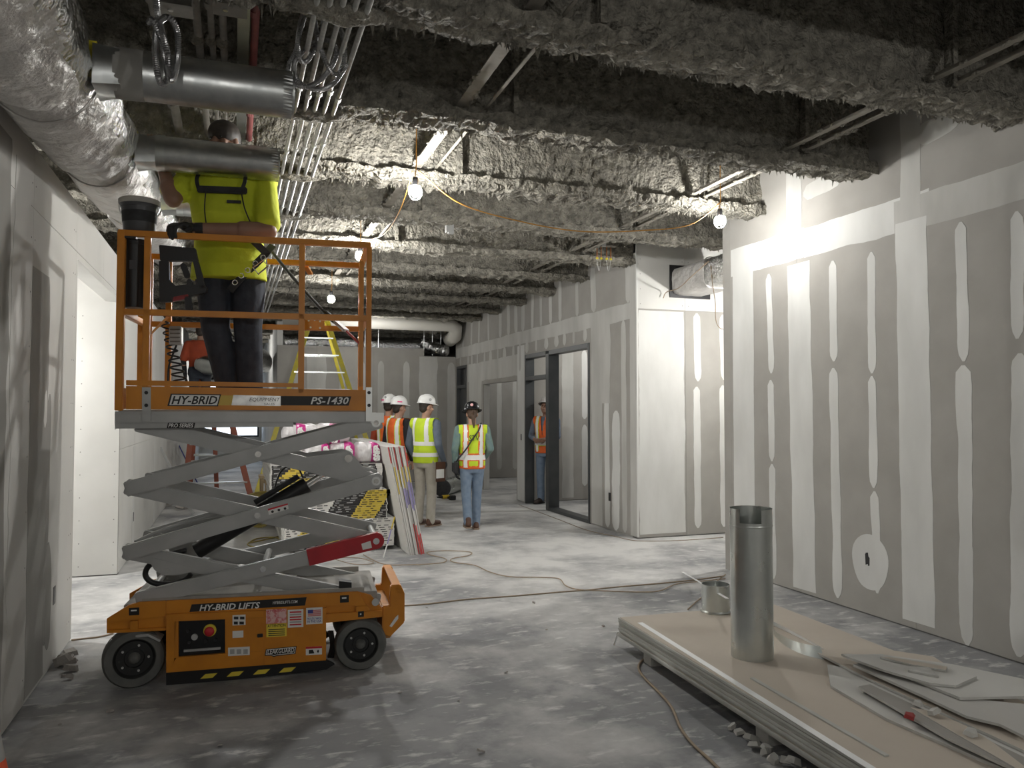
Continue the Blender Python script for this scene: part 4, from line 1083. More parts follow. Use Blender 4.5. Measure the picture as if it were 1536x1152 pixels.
ltext(dp_, 'PRO SERIES', 252.5, 290, 638.2, YP + .0175, 'white_text', 6.2, .2, .02)
dl_ = plate([(354, 784), (768, 758), (762, 788), (346, 811)], YN - .002, YN, 'decal', 'black_text')
def z3x(X): return 140 + X / 2.4
def z3y(Y): return 580 + Y / 2.4
ltext(dl_, 'HY-BRID LIFTS', z3x(382), z3x(600), z3y(797), YN - .003, 'white_text', 9.6, .22, .022, slope=-4.4)
ltext(dl_, 'HYBRIDLIFTS.COM', z3x(646), z3x(735), z3y(778), YN - .003, 'white_text', 4.4, .1, .01, slope=-1.8)
for pts in ([(128, 797), (165, 795), (165, 822), (128, 824)], [(888, 752), (920, 750), (920, 776), (888, 778)], [(953, 810), (974, 808), (974, 828), (953, 830)]):
    k_ = plate(pts, YN - .002, YN, 'decal', 'black_text')
    (x0, y0), (x1, _), _, (_, y2) = pts
    plate([(x0 + 7, y0 + 7), (x1 - 9, y0 + 6), (x1 - 9, y0 + 11), (x0 + 7, y0 + 12)], YN - .003, YN - .002, 'decal_mark', 'white_text', k_)
TD = T0 - .0015
def sticker(x0, y0, x1, y1, mat, sl=-.055): 
    d_ = (x1 - x0) * sl
    return plate([(x0, y0), (x1, y0 + d_), (x1, y1 + d_), (x0, y1)], TD, T0, 'sticker', mat)
s_ = sticker(501, 823, 548, 860, 'white'); 
for q in ((506, 828, 522, 838), (528, 828, 544, 838), (506, 846, 520, 856), (526, 846, 542, 856)): plate([(q[0], q[1]), (q[2], q[1]), (q[2], q[3]), (q[0], q[3])], TD - .001, TD, 'pictogram', 'black_soft', s_)
s_ = sticker(501, 880, 540, 905, 'white')                       # blank: its square code is left out
s_ = sticker(485, 940, 563, 970, 'white')
for X in (492, 516, 540): plate([(X, 946), (X + 16, 945), (X + 16, 962), (X, 963)], TD - .001, TD, 'pictogram', 'lift_gray', s_)
s_ = sticker(622, 803, 695, 854, 'decal_pink')
ltext(s_, 'ATTENTION', z3x(626), z3x(691), z3y(809), TD - .001, 'decal_red', 3.2, 0, .01, slope=-1.5)
s_ = sticker(623, 856, 696, 902, 'decal_yellow')
ltext(s_, 'ATTENTION', z3x(627), z3x(692), z3y(862), TD - .001, 'black_text', 4.2, 0, .01, slope=-1.5)
for k in range(4): plate([(630, 874 + 7 * k), (690, 871 + 7 * k), (690, 874 + 7 * k), (630, 877 + 7 * k)], TD - .001, TD, 'text_line', 'black_soft', s_)
s_ = sticker(700, 804, 756, 868, 'white')
for k, m in enumerate(('decal_red', 'lift_gray', 'decal_red', 'decal_red', 'lift_gray', 'decal_red')): plate([(707, 810 + 9 * k), (749, 808 + 9 * k), (749, 813 + 9 * k), (707, 815 + 9 * k)], TD - .001, TD, 'text_line', m, s_)
s_ = sticker(766, 797, 825, 856, 'white')
for k in range(7): plate([(772, 805 + 3.4 * k), (820, 802.5 + 3.4 * k), (820, 804.3 + 3.4 * k), (772, 806.8 + 3.4 * k)], TD - .001, TD, 'flag_stripe', 'decal_red', s_)
plate([(772, 804), (791, 803), (791, 816), (772, 817)], TD - .0016, TD - .001, 'flag_canton', 'decal_blue', s_)
ltext(s_, 'PROUDLY MADE', z3x(770), z3x(821), z3y(836), TD - .001, 'decal_blue', 3.4, 0, .01, slope=-1)
ltext(s_, 'IN THE USA', z3x(770), z3x(821), z3y(846), TD - .001, 'decal_blue', 3.8, 0, .01, slope=-1)
s_ = plate([(621, 945), (732, 934), (728, 962), (660, 970), (650, 973), (640, 969), (617, 969)], TD, T0, 'sticker', 'black_text')
plate([(624, 947), (729, 937), (725.5, 960), (660, 966.5), (650, 969), (641, 966), (620.5, 966)], TD - .001, TD, 'sticker_edge', 'white', s_)
plate([(626, 949), (726.5, 939.5), (723.5, 958), (660, 964.5), (650, 967), (642, 964), (623, 964)], TD - .0016, TD - .001, 'sticker_face', 'black_text', s_)
ltext(s_, 'LEAKGUARD', z3x(627), z3x(723), z3y(955), TD - .0024, 'white_text', 7, .2, .012, slope=-3)
s_ = sticker(765, 937, 823, 967, 'white')
plate([(765, 937), (823, 934), (823, 941), (765, 944)], TD - .001, TD, 'label_header', 'decal_red', s_)
plate([(776, 948), (790, 947), (796, 960), (776, 962)], TD - .001, TD, 'pictogram', 'black_text', s_)
plate([(809, 946), (813, 952), (809, 960), (805, 953)], TD - .001, TD, 'pictogram', 'black_text', s_)
def L2W(p): return LO + LUX * p.x + LUY * p.y + V((0, 0, p.z))
# ================================================================ PEOPLE
# local frame of a person: feet at z = 0, facing -Y, own right side towards -X
def cap_chain(mb, pts, rs):
    for (a, b, r0, r1) in zip(pts[:-1], pts[1:], rs[:-1], rs[1:]): mb.cap(a, r0, b, r1)
def hand_shape(mb, wrist, d, palm_n, side, curl=.6, sc=1.0):
    """palm, four bent fingers of unequal length and a thumb from the side of the palm"""
    d = V(d).normalized(); n = V(palm_n); n = (n - d * n.dot(d)).normalized(); s = d.cross(n) * side
    w = V(wrist)
    mb.cap(w, .024 * sc, w + d * .035 * sc, .026 * sc)
    for k in range(4):
        o = s * (.030 - .020 * k) * sc; b0 = w + d * .02 * sc + o * .7; b1 = w + d * .085 * sc + o
        mb.cap(b0, .013 * sc, b1, .0115 * sc)
        L = (.040, .046, .042, .032)[k] * sc
        d1 = (d * math.cos(curl * .7) + n * math.sin(curl * .7)); d2 = (d * math.cos(curl * 1.7) + n * math.sin(curl * 1.7)); d3 = (d * math.cos(curl * 2.4) + n * math.sin(curl * 2.4))
        p1 = b1 + d1 * L; p2 = p1 + d2 * L * .72; p3 = p2 + d3 * L * .55
        mb.cap(b1, .0105 * sc, p1, .0098 * sc); mb.cap(p1, .0098 * sc, p2, .009 * sc); mb.cap(p2, .009 * sc, p3, .0078 * sc)
    t0 = w + d * .025 * sc + s * .024 * sc; t1 = t0 + (d * .6 + s * .65 + n * .35).normalized() * .042 * sc; t2 = t1 + (d * .85 + s * .2 + n * .5).normalized() * .034 * sc
    mb.cap(t0, .0135 * sc, t1, .0115 * sc); mb.cap(t1, .0115 * sc, t2, .009 * sc)
def head_shape(mb, c, hd, sc=1.0):
    """hd: yaw of the head relative to the body; returns rotation"""
    M = Matrix.Rotation(hd[0], 3, 'Z') @ Matrix.Rotation(hd[1], 3, 'X')
    def P(x, y, z): return V(c) + M @ V((x, y, z)) * sc
    mb.ell(P(0, .012, .025), (.076 * sc, .094 * sc, .092 * sc), 20, 14, M)
    mb.ell(P(0, -.018, -.045), (.060 * sc, .066 * sc, .072 * sc), 18, 12, M)
    mb.ell(P(0, -.055, -.088), (.030 * sc, .026 * sc, .022 * sc), 12, 8, M)
    mb.cap(P(0, -.082, .012), .010 * sc, P(0, -.102, -.022), .0155 * sc)           # nose
    mb.ell(P(0, -.080, .034), (.052 * sc, .014 * sc, .010 * sc), 12, 8, M)         # brow
    mb.ell(P(0, -.082, -.055), (.026 * sc, .010 * sc, .012 * sc), 12, 8, M)        # lips
    for s in (-1, 1):
        mb.ell(P(s * .076, .012, -.008), (.011 * sc, .020 * sc, .032 * sc), 10, 8, M)
        mb.ell(P(s * .040, -.062, -.020), (.024 * sc, .022 * sc, .024 * sc), 10, 8, M)
    return M, P
def put(me, name, mat, parent):
    me.materials.clear()
    me.materials.append(MATS[mat]); return link(name, me, parent, world=False)
def hard_hat(parent, c, M, mat, sc=1.0, marks=(), full_brim=False, ridge=True):
    def T(v): return V(c) + M @ (V(v) * sc)
    prof = [(.0, .118), (.04, .114), (.075, .100), (.100, .072), (.112, .035), (.116, .0)]
    mb = MB(); seg = 32; vs = []
    for r, h in prof:
        for k in range(seg):
            a = 2 * math.pi * k / seg; vs.append(T((r * math.cos(a) * .94, r * math.sin(a) * 1.10 + .008, h)))
    n = len(prof)
    for r_, h_ in ((.118, -.006), (.116, -.012)):
        for k in range(seg):
            a = 2 * math.pi * k / seg; f = max(0, -math.sin(a)); ex = (.030 if full_brim else .008) + .034 * f ** 1.5
            vs.append(T(((r_ + ex) * math.cos(a) * .94, (r_ + ex) * math.sin(a) * 1.10 + .008, h_ - .008 * f)))
    n += 2
    fs = [(i*seg+k, i*seg+(k+1) % seg, (i+1)*seg+(k+1) % seg, (i+1)*seg+k)[::-1] for i in range(n - 1) for k in range(seg)]
    h = mb.add(vs, fs).build('hard_hat', mat, parent, smooth=True, world=False)
    if ridge:
        for x in (-.022, 0, .022):
            MB().tube([T((x, -.10 + .02 * i, .0 + .118 * math.sqrt(max(0, 1 - ((-.108 + .0216 * i) / .128) ** 2)))) for i in range(1, 10)], .006 * sc, 6).build('ridge', mat, h, smooth=True, world=False)
    for (ang, z, m, w_, hh) in marks:
        a = R(ang); rr = .112 if z < .05 else .104
        p = T((rr * math.cos(a) * .95, rr * math.sin(a) * 1.11 + .008, z)); o = (M @ V((math.cos(a), math.sin(a), .35))).normalized()
        if w_ == hh: MB().disc(p - o * .004, o, w_ * sc, .009, 18).build('sticker', m, h, world=False)
        else: MB().bar(p - (M @ V((-math.sin(a), math.cos(a), 0))) * w_ * sc, p + (M @ V((-math.sin(a), math.cos(a), 0))) * w_ * sc, .012, hh * sc).build('sticker', m, h, world=False)
    return h
def arm_pts(side, sh, pose, x0=.185):
    return pose

def person(label, loc, rz, H=1.75, top='shirt_blue', sleeves='long', pants='denim', shoes='shoe_brown', skin='skin', hair='hair_dark', hat=None, hat_marks=(), vest=None, stripe_trim=None,
           head=(0, 0), armR=None, armL=None, legR=None, legL=None, gloves=(), long_hair=False, belly=0.0, lean=(0, 0), vox=.011, wide=1.0, full_brim=False, holdR=(.5, (1, 0, 0)), holdL=(.5, (-1, 0, 0)), nohands=(), legw=1.0, hem=.86, cap=False, armw=1.0, undersleeve=None):
    s = H / 1.75
    root = thing('person', label, 'person', loc, rz, None)
    def S_(p): return V((p[0] * s, p[1] * s, p[2] * s))
    lx, ly = lean
    def tz(p):                                         # lean the upper body about the hips
        p = V(p); k = max(0, p.z - .95); return V((p.x + lx * k, p.y + ly * k, p.z))
    legR = legR or [(-.095, .01, .93), (-.10, -.01, .50), (-.105, .02, .085)]
    legL = legL or [(.095, .01, .93), (.10, -.01, .50), (.105, .02, .085)]
    armR = armR or [(-.195, .01, 1.41), (-.245, .03, 1.13), (-.235, -.06, .89)]
    armL = armL or [(.195, .01, 1.41), (.245, .03, 1.13), (.235, -.06, .89)]
    aR = [S_(tz(armR[0]))] + [S_(p) for p in armR[1:]] if lean != (0, 0) else [S_(p) for p in armR]
    aL = [S_(tz(armL[0]))] + [S_(p) for p in armL[1:]] if lean != (0, 0) else [S_(p) for p in armL]
    LR = [S_(p) for p in legR]; LL = [S_(p) for p in legL]
    hc = S_(tz((0, -.02, 1.625)))
    def torso(mb, g, z0=.86):
        rows = [(.78, .178, .132, belly * .6), (.86, .172 if hem < .8 else .160, .125 if hem < .8 else .112, belly * .6 if hem < .8 else 0), (.95, .168, .120, 0), (1.05, .155, .112, belly * .6), (1.15, .160, .116, belly), (1.27, .178, .124, belly * .3), (1.36, .188, .120, 0), (1.43, .165, .098, 0), (1.475, .095, .075, 0)]
        rr = [(S_(tz((0, .0 - dy, z))), (rx * wide + g) * s, (ry + dy * .7 + g) * s) for z, rx, ry, dy in rows if z >= z0 - 1e-6]
        mb.loft(rr, 28)
        for a in (aR, aL): mb.cap(a[0] + V((0, 0, .0)), (.062 + g) * s, a[0].lerp(S_(tz((0, 0, 1.42))), .5), (.072 + g) * s)
    # body: one continuous surface
    mb = MB()
    M, P = head_shape(mb, hc, head, s)
    mb.cap(S_(tz((0, .005, 1.44))), .058 * s, hc + V((0, .01, -.04)) * s, .052 * s)
    torso(mb, -.015, .86)
    for a in (aR, aL): cap_chain(mb, a, [.046 * s * armw, .039 * s * armw, .027 * s * armw]); mb.cap(a[1], .041 * s * armw, a[1].lerp(a[2], .35), .043 * s * armw)
    for a in (LR, LL): cap_chain(mb, a, [.075 * s, .052 * s, .038 * s]); mb.cap(a[2], .036 * s, a[2] + V((0, -.08, -.03)), .03 * s)
    for a, sd, hold, nm in ((aR, -1, holdR, 'R'), (aL, 1, holdL, 'L')):
        if nm in gloves: continue
        d = (a[2] - a[1]).normalized(); hand_shape(mb, a[2] + d * .01, d, hold[1], sd if nm == 'L' else sd, hold[0], s)
    body = put(remesh(mb, vox * .75, 1), 'body', skin, root)
    for sgn in (-1, 1):
        MB().ell(P(sgn * .031, -.078, .012), (.012 * s, .007 * s, .007 * s), 10, 6, M).build('eye', 'eye', body, smooth=True, world=False)
    for nm, a, sd, hold in (('R', aR, -1, holdR), ('L', aL, 1, holdL)):
        if nm in gloves:
            g = MB(); d = (a[2] - a[1]).normalized(); hand_shape(g, a[2] + d * .01, V(hold[2]) if len(hold) > 2 else d, hold[1], sd, hold[0], s * 1.12)
            g.cap(a[2] - d * .05, .036 * s, a[2] + d * .02, .031 * s)
            put(remesh(g, .007, 1), 'glove', 'black_soft', root)
    # hair
    mb = MB()
    def Hh(x, y, z): return P(x, y, z)
    mb.ell(Hh(0, .030, .034), (.080 * s, .088 * s, .090 * s), 18, 12, M); mb.ell(Hh(0, .055, -.02), (.070 * s, .050 * s, .06 * s), 14, 10, M)
    if cap: mb.ell(Hh(0, .005, .048), (.088 * s, .108 * s, .085 * s), 18, 12, M)
    hr = put(remesh(mb, .010, 1), 'hair', hair, root)
    if long_hair:
        g = MB(); cap_chain(g, [Hh(0, .095, -.01), Hh(.004, .135, -.05), Hh(.0, .13, -.14), Hh(-.004, .122, -.21)], [.022 * s, .030 * s, .024 * s, .010 * s]); put(remesh(g, .008, 1), 'ponytail', 'hair_brown', hr)
    # trousers
    mb = MB()
    mb.loft([(S_((0, 0, .80)), .150 * s * wide, .112 * s), (S_((0, .01, .88)), .176 * s * wide, .128 * s), (S_((0, .005, .96)), .174 * s * wide, (.125 + belly * .2) * s), (S_((0, -.0, 1.03)), .160 * s * wide, (.118 + belly * .5) * s)], 26)
    for a in (LR, LL): cap_chain(mb, a, [.094 * s * legw, .070 * s * legw, .060 * s * legw]); mb.cap(a[1] * .55 + a[2] * .45, .066 * s * legw, a[2] + V((0, 0, -.01)), .062 * s)
    tr = put(remesh(mb, vox, 2), 'trousers', pants, root)
    # shoes
    for a in (LR, LL):
        k = (a[1] - a[2]).normalized(); fwd = V((0, -1, 0)); tilt = max(-.9, min(.9, k.y)) * .55
        f = (fwd + V((0, 0, tilt * -1.0 if k.y > .05 else 0))).normalized(); up = V((0, 0, 1))
        mb = MB(); heel = a[2] + V((0, .035, -.035)) * s; toe = heel + f * .20 * s + V((a[2].x * .12, 0, -.012))
        mb.cap(heel, .044 * s, heel + f * .10 * s, .047 * s); mb.cap(heel + f * .08 * s, .046 * s, toe, .036 * s); mb.cap(a[2] + V((0, .01, .03)), .047 * s, heel, .042 * s)
        sh = put(remesh(mb, .010, 1), 'shoe', shoes, root)
        MB().prism([heel + V((-.040, .042, -.046)) * s, heel + V((.040, .042, -.046)) * s, toe + V((.046, .05, -.036)) * s, toe + V((.030, -.034, -.034)) * s, toe + V((-.030, -.034, -.034)) * s, toe + V((-.046, .05, -.036)) * s], (0, 0, .016)).build('sole', 'sole' if shoes == 'shoe_brown' else 'black_soft', sh, world=False)
    # shirt
    mb = MB(); torso(mb, .006 if hem > .8 else .022, hem if vest is None else .95)
    for a in (aR, aL):
        if sleeves == 'long': cap_chain(mb, a, [.066 * s, .053 * s, .040 * s])
        else: e = a[0].lerp(a[1], .86 if a is aL else .62); mb.cap(a[0], .074 * s, e, .074 * s)
    shm = remesh(mb, vox, 2); sh = put(shm, 'shirt', top, root)
    if undersleeve:
        for a in (aR, aL): g = MB(); cap_chain(g, a, [.052 * s, .046 * s, .034 * s]); put(remesh(g, .010, 1), 'arm_sleeve', undersleeve, root)
    if vest:
        mb = MB(); torso(mb, .026, .86)
        vm = remesh(mb, vox, 2)
        vm2 = shell(vm, lambda c, n: c.z > .83 * s and c.z < 1.48 * s and abs(c.x - lx * max(0, c.z - .95)) < .200 * s and not (c.y < -.03 and abs(c.x) < .045 * max(0, (c.z - 1.18)) * 3), .0, vest)
        vo = link('safety_vest', vm2, root, world=False)
        def band(pred, mat, off=.004, name='reflective_band'): link(name, shell(vm2, pred, off, mat), vo, world=False)
        tm = stripe_trim
        if tm: band(lambda c, n: .975 * s < c.z < 1.075 * s, tm, .003, 'band_border')
        band(lambda c, n: (.99 if tm else 1.10) * s < c.z < (1.06 if tm else 1.155) * s, 'reflective', .006)
        if not tm: band(lambda c, n: .955 * s < c.z < 1.01 * s, 'reflective', .006)
        for sg in (-1, 1):
            if tm: band(lambda c, n: abs(c.x - sg * .108 * s) < .040 * s and c.z > .88 * s, tm, .0025, 'band_border')
            band(lambda c, n: abs(c.x - sg * .108 * s) < .027 * s and c.z > (.88 if tm else 1.12) * s, 'reflective', .005)
        if tm: band(lambda c, n: c.z < .90 * s, 'vest_orange' if tm != 'vest_orange' or vest != 'vest_orange' else 'vest_lime', .003, 'hem')
    if hat: hard_hat(root, P(0, 0, .062), M, hat, s * 1.02, hat_marks, full_brim)
    return root, s, vo if vest else None, sh

# man on the lift platform
pf = LP(345, 573, .02)
wp = L2W(V((pf.x - .005, .0, DECKZ)))
man, s_, _, shirt = person('stocky man in lime t-shirt, harness and dark jeans working on the lift platform', wp, LA + R(-6), 1.86, 'shirt_lime', 'short', 'denim_dark', 'shoe_dark', 'skin_dark', 'hair_dark',
    head=(R(-25), R(4)), belly=.05, wide=1.12, lean=(-.06, 0), gloves=('L',), vox=.010,
    armR=[(-.215, .0, 1.40), (-.30, -.13, 1.235), (-.385, -.07, 1.46)], armL=[(.22, .0, 1.40), (.255, -.20, 1.05), (-.15, -.275, 1.035)],
    legR=[(-.105, .01, .90), (-.075, -.03, .50), (.0, .06, .085)], legL=[(.105, .01, .90), (.115, -.04, .50), (.13, .0, .085)], legw=1.2, hem=.78, cap=True, armw=1.22, holdL=(.85, (0, .15, -1), (-.55, -.83, .02)), holdR=(.5, (0, -1, 0)))
def mstrap(pts, w_, name='harness_strap', mat='black_soft'):
    path = smoothpath([V(p) * s_ for p in pts], 8); mb = MB(); vs = []
    for i, p in enumerate(path):
        t = (path[min(i + 1, len(path) - 1)] - path[max(i - 1, 0)]).normalized(); a = t.cross(V((0, -1, 0)))
        a = a.normalized() * w_ / 2; vs += [p - a, p + a, p + a + V((0, .006, 0)), p - a + V((0, .006, 0))]
    fs = [(4*i+k, 4*i+(k+1) % 4, 4*i+4+(k+1) % 4, 4*i+4+k)[::-1] for i in range(len(path) - 1) for k in range(4)]
    fs += [(0, 1, 2, 3), tuple(4*(len(path)-1)+k for k in (3, 2, 1, 0))]
    return mb.add(vs, fs).build(name, mat, harness, world=False)
harness = MB().box(-.15 * s_, .13 * s_, -.215, -.19, 1.265 * s_, 1.305 * s_).build('harness', 'black_soft', man, world=False, bevel=.006)
mstrap([(.10, -.12, 1.45), (.115, -.175, 1.36), (.10, -.205, 1.28)], .022); mstrap([(-.13, -.10, 1.45), (-.16, -.165, 1.36), (-.14, -.2, 1.28)], .022)
mstrap([(.10, -.205, 1.27), (.12, -.215, 1.18), (.15, -.20, 1.10)], .008); mstrap([(-.10, -.205, 1.27), (-.10, -.225, 1.16), (-.09, -.215, 1.06)], .006)
mstrap([(.09, -.215, 1.07), (.16, -.19, 1.0), (.235, -.08, .93)], .045); mstrap([(.255, -.04, 1.0), (.20, -.12, .90), (.10, -.165, .78), (.03, -.15, .70)], .045)
for i, (x, y, z) in enumerate(((.215, -.125, .905), (.175, -.150, .865), (.135, -.167, .82), (.10, -.175, .785), (.065, -.172, .745))):
    MB().tube([V((x + .014 * math.cos(a), y - .008, z + .014 * math.sin(a))) * s_ for a in [2 * math.pi * k / 14 for k in range(14)]], .0035, 6, closed=True).build('grommet', 'chrome', harness, world=False)
MB().tube([V((x, y, z)) * s_ for x, y, z in ((.165, -.18, .835), (.215, -.155, .885), (.245, -.135, .855), (.195, -.165, .80))], .006, 6, closed=True).build('buckle', 'chrome', harness, world=False)
MB().box(.02 * s_, .10 * s_, -.226, -.218, 1.205 * s_, 1.222 * s_).build('chest_logo', 'black_soft', man, world=False)
# lanyard from his hip to the rail
pth = smoothpath([LP(406, 375, .10), LP(430, 405, .05), LP(460, 440, .0), LP(488, 470, -.06)], 6)
t = thing('lanyard', 'black shock-absorbing lanyard stretched from the man to the guardrail corner', 'lanyard', L2W(pth[0]))
MB().tube([L2W(p) for p in pth], .011, 8).build('strap', 'black_soft', t)
MB().tube([L2W(p) for p in (LP(488, 470, -.06), LP(503, 482, -.10))], .02, 10).build('cover', 'black', t)
MB().bar(L2W(LP(503, 482, -.10)), L2W(LP(520, 497, -.16)), .06, .02).build('shock_pack', 'lift_gray', t, bevel=.006)
MB().tube([L2W(p) for p in (LP(520, 497, -.16), LP(541, 517, -.25))], .008, 8).build('hook', 'tool_red', t)

WH = [(-60, .05, 'lift_gray', .017, .017)]
# man in lime vest and khaki trousers
person('man in white hard hat, lime vest and khaki trousers holding a notebook', (2.52, 10.78, 0), R(128), 1.77, 'shirt_blue', 'long', 'khaki', 'shoe_brown', 'skin', 'hair_dark', 'hat_white',
       [(175, .045, 'lift_gray', .018, .018)], 'vest_lime', None, head=(R(-20), R(6)), armR=[(-.20, .02, 1.40), (-.26, .05, 1.12), (-.22, -.12, .90)], armL=[(.20, .02, 1.40), (.265, .04, 1.12), (.24, -.10, .88)], gloves=('L', 'R'))
# woman walking away
wm, s_w, vo, _ = person('woman in black hard hat, lime vest and blue jeans walking away', (3.03, 10.22, 0), R(172), 1.67, 'shirt_teal', 'long', 'denim', 'shoe_brown', 'skin', 'hair_brown', 'hat_black',
       [(80, .05, 'decal_pink', .022, .022)], 'vest_lime', 'vest_orange', head=(0, R(10)), long_hair=True, wide=.98, full_brim=True,
       legR=[(-.09, .01, .93), (-.075, -.05, .50), (-.06, -.04, .085)], legL=[(.09, .01, .93), (.09, .04, .51), (.085, .20, .14)],
       armR=[(-.19, .01, 1.41), (-.255, .04, 1.14), (-.20, -.16, 1.00)], armL=[(.19, .01, 1.41), (.25, .05, 1.13), (.24, .0, .89)], gloves=('L',))
mb = MB(); pth = smoothpath([V(p) * s_w for p in ((-.12, .04, 1.50), (-.07, .150, 1.40), (.02, .165, 1.28), (.11, .165, 1.14), (.20, .12, 1.02), (.235, .03, .95))], 8)
mb.tube(pth, .011, 6).build('bag_strap', 'black_soft', wm, smooth=True, world=False)
MB().box(.20, .27, -.06, .08, .80 * s_w, .97 * s_w).build('shoulder_pouch', 'black_soft', wm, world=False, bevel=.02)
me = text_mesh('STV', .105, .1, 0, 0, 'black_text', .8); me.transform(Matrix.Translation((-.0, .156, 1.29 * s_w)) @ Matrix.Rotation(math.pi, 4, 'Z') @ Matrix.Rotation(math.pi / 2, 4, 'X')); link('vest_lettering', me, vo, world=False)
# two men in orange vests behind the board stack
q = ony(597, 700, 11.5)
person('man in white hard hat and orange vest with black sleeves beside the lime-vested man', (q.x, 11.5, 0), R(120), 1.76, 'shirt_black', 'long', 'denim_dark', 'shoe_dark', 'skin', 'hair_dark', 'hat_white',
       [(155, .03, 'pink_mark', .034, .016)], 'vest_orange', 'vest_lime', head=(R(-8), R(4)))
q = ony(583, 700, 12.2)
person('man in white hard hat and orange vest half hidden behind another man', (q.x, 12.2, 0), R(140), 1.80, 'shirt_orange', 'long', 'denim_dark', 'shoe_dark', 'skin', 'hair_dark', 'hat_white',
       [(60, .03, 'pink_mark', .034, .016), (90, .07, 'lift_gray', .016, .016)], 'vest_orange', 'vest_lime')
# man in the doorway
q = onx(819, 700, 5.07)
person('man in grey hard hat and orange vest looking down inside the dark door frame', (5.07, q.y, 0), R(-48), 1.78, 'shirt_blue', 'long', 'denim', 'shoe_dark', 'skin_dark', 'hair_dark', 'hat_gray',
       [(0, .03, 'pink_mark', .03, .02)], 'vest_orange', 'vest_lime', head=(R(10), R(-18)), armR=[(-.20, .0, 1.40), (-.25, -.06, 1.14), (-.12, -.22, 1.10)], armL=[(.20, .0, 1.40), (.25, -.06, 1.14), (.12, -.22, 1.10)])
# man on the orange ladder far behind the lift
YLd = 15.0
q = ony(300, 560, YLd - .25)
person('man in dark orange t-shirt with black arm sleeves standing on the orange ladder', (q.x, YLd - .25, 1.36), R(175), 1.74, 'shirt_orange', 'short', 'denim_dark', 'shoe_dark', 'skin_dark', 'hair_dark', None,
       armR=[(-.20, .0, 1.40), (-.27, .02, 1.12), (-.25, -.12, .95)], armL=[(.20, .0, 1.40), (.27, .04, 1.12), (.25, -.04, .88)], gloves=('L', 'R'), wide=1.15, vox=.014, undersleeve='shirt_black')

nb = ony(660, 706, 10.50)
t = thing('notebook', 'brown notebook with white papers held low by the man in khaki trousers', 'notebook', nb, R(25))
MB().box(-.07, .09, -.012, .012, -.15, .12).build('cover', 'shoe_brown', t, world=False, bevel=.006)
MB().box(-.075, .06, -.016, -.012, -.10, .02).build('papers', 'white', t, world=False)
# ================================================================ BOARDS, TOOLS, SCRAP
# ---- stack of boards lying in the foreground
BO = V((2.439, 4.784, 0)); bd = V((-.045, -1, 0)).normalized(); bw = V((-bd.y, bd.x, 0)); 
if bw.x < 0: bw = -bw
BT, NB, ZB0 = .0165, 8, .088
ordn = ['bottom', 'second', 'third', 'fourth', 'fifth', 'sixth', 'seventh', 'top']
for i in range(NB):
    z = ZB0 + i * BT; jx = random.uniform(-.006, .006); jy = random.uniform(-.012, .008) - (.05 if i == 0 else 0)
    o = BO + bw * jx + bd * (jy + .01)
    P = [o, o + bw * 1.22, o + bw * 1.22 + bd * 3.05, o + bd * 3.05]
    t = thing('drywall_board', 'tan drywall sheet, %s of eight lying on the floor' % ordn[i], 'board', (P[0] + P[2]) / 2 + V((0, 0, z)), 0, 'drywall sheets stacked flat')
    MB().prism([p + V((0, 0, z)) for p in P], (0, 0, BT - .0042)).build('core', 'board_edge', t)
    mb = MB(); e = .010
    Q = [o + bw * e + bd * e, o + bw * (1.22 - e) + bd * e, o + bw * (1.22 - e) + bd * (3.05 - e), o + bw * e + bd * (3.05 - e)]
    mb.prism([p + V((0, 0, z + BT - .0042)) for p in Q], (0, 0, .0034)).build('face_paper', 'tan_board', t)
ZT8 = ZB0 + NB * BT - .0008
for k, (dy, lb) in enumerate(((.28, 'gypsum spacer strip under the far end of the flat board stack'), (1.5, 'gypsum spacer strip under the middle of the flat board stack'), (2.7, 'gypsum spacer strip under the near end of the flat board stack'))):
    o = BO + bd * dy + bw * .05; mb = MB()
    mb.prism([o, o + bw * 1.1, o + bw * 1.1 + bd * .1, o + bd * .1], (0, 0, ZB0 - .0015))
    one(mb, 'spacer_strip', 'gypsum', lb, 'spacer', o + bw * .5)
def shard(c, r, flat=.5, k=0):
    random.seed(k * 31 + 5); n = random.choice((4, 5, 6)); a0 = random.uniform(0, 6)
    P = [V((r * random.uniform(.7, 1.3) * math.cos(a0 + 2 * math.pi * i / n), r * random.uniform(.5, 1.0) * math.sin(a0 + 2 * math.pi * i / n), 0)) for i in range(n)]
    M = Matrix.Rotation(random.uniform(-.45, .45), 3, 'X') @ Matrix.Rotation(random.uniform(-.45, .45), 3, 'Y'); h = r * flat * random.uniform(.7, 1.4)
    vs = [M @ p for p in P] + [M @ (p * random.uniform(.6, .95) + V((0, 0, h))) for p in P]; zm = min(v.z for v in vs)
    vs = [V((c[0], c[1], c[2] + .0008 - zm)) + v for v in vs]
    return MB().add(vs, [tuple(range(n))[::-1], tuple(range(n, 2 * n))] + [(i, (i + 1) % n, n + (i + 1) % n, n + i) for i in range(n)])
# crumbled gypsum under the stack edge
for k in range(16):
    o = BO + bd * (1.35 + .05 * k + random.uniform(-.02, .02)) - bw * random.uniform(-.03, .035); r = random.uniform(.012, .032)
    mb = shard((o.x, o.y, 0), r * 1.3, .6, k)
    one(mb, 'gypsum_crumb', 'gypsum', 'broken gypsum crumb on the floor beside the flat board stack', 'debris', (o.x, o.y, 0), 'gypsum crumbs beside the stack')
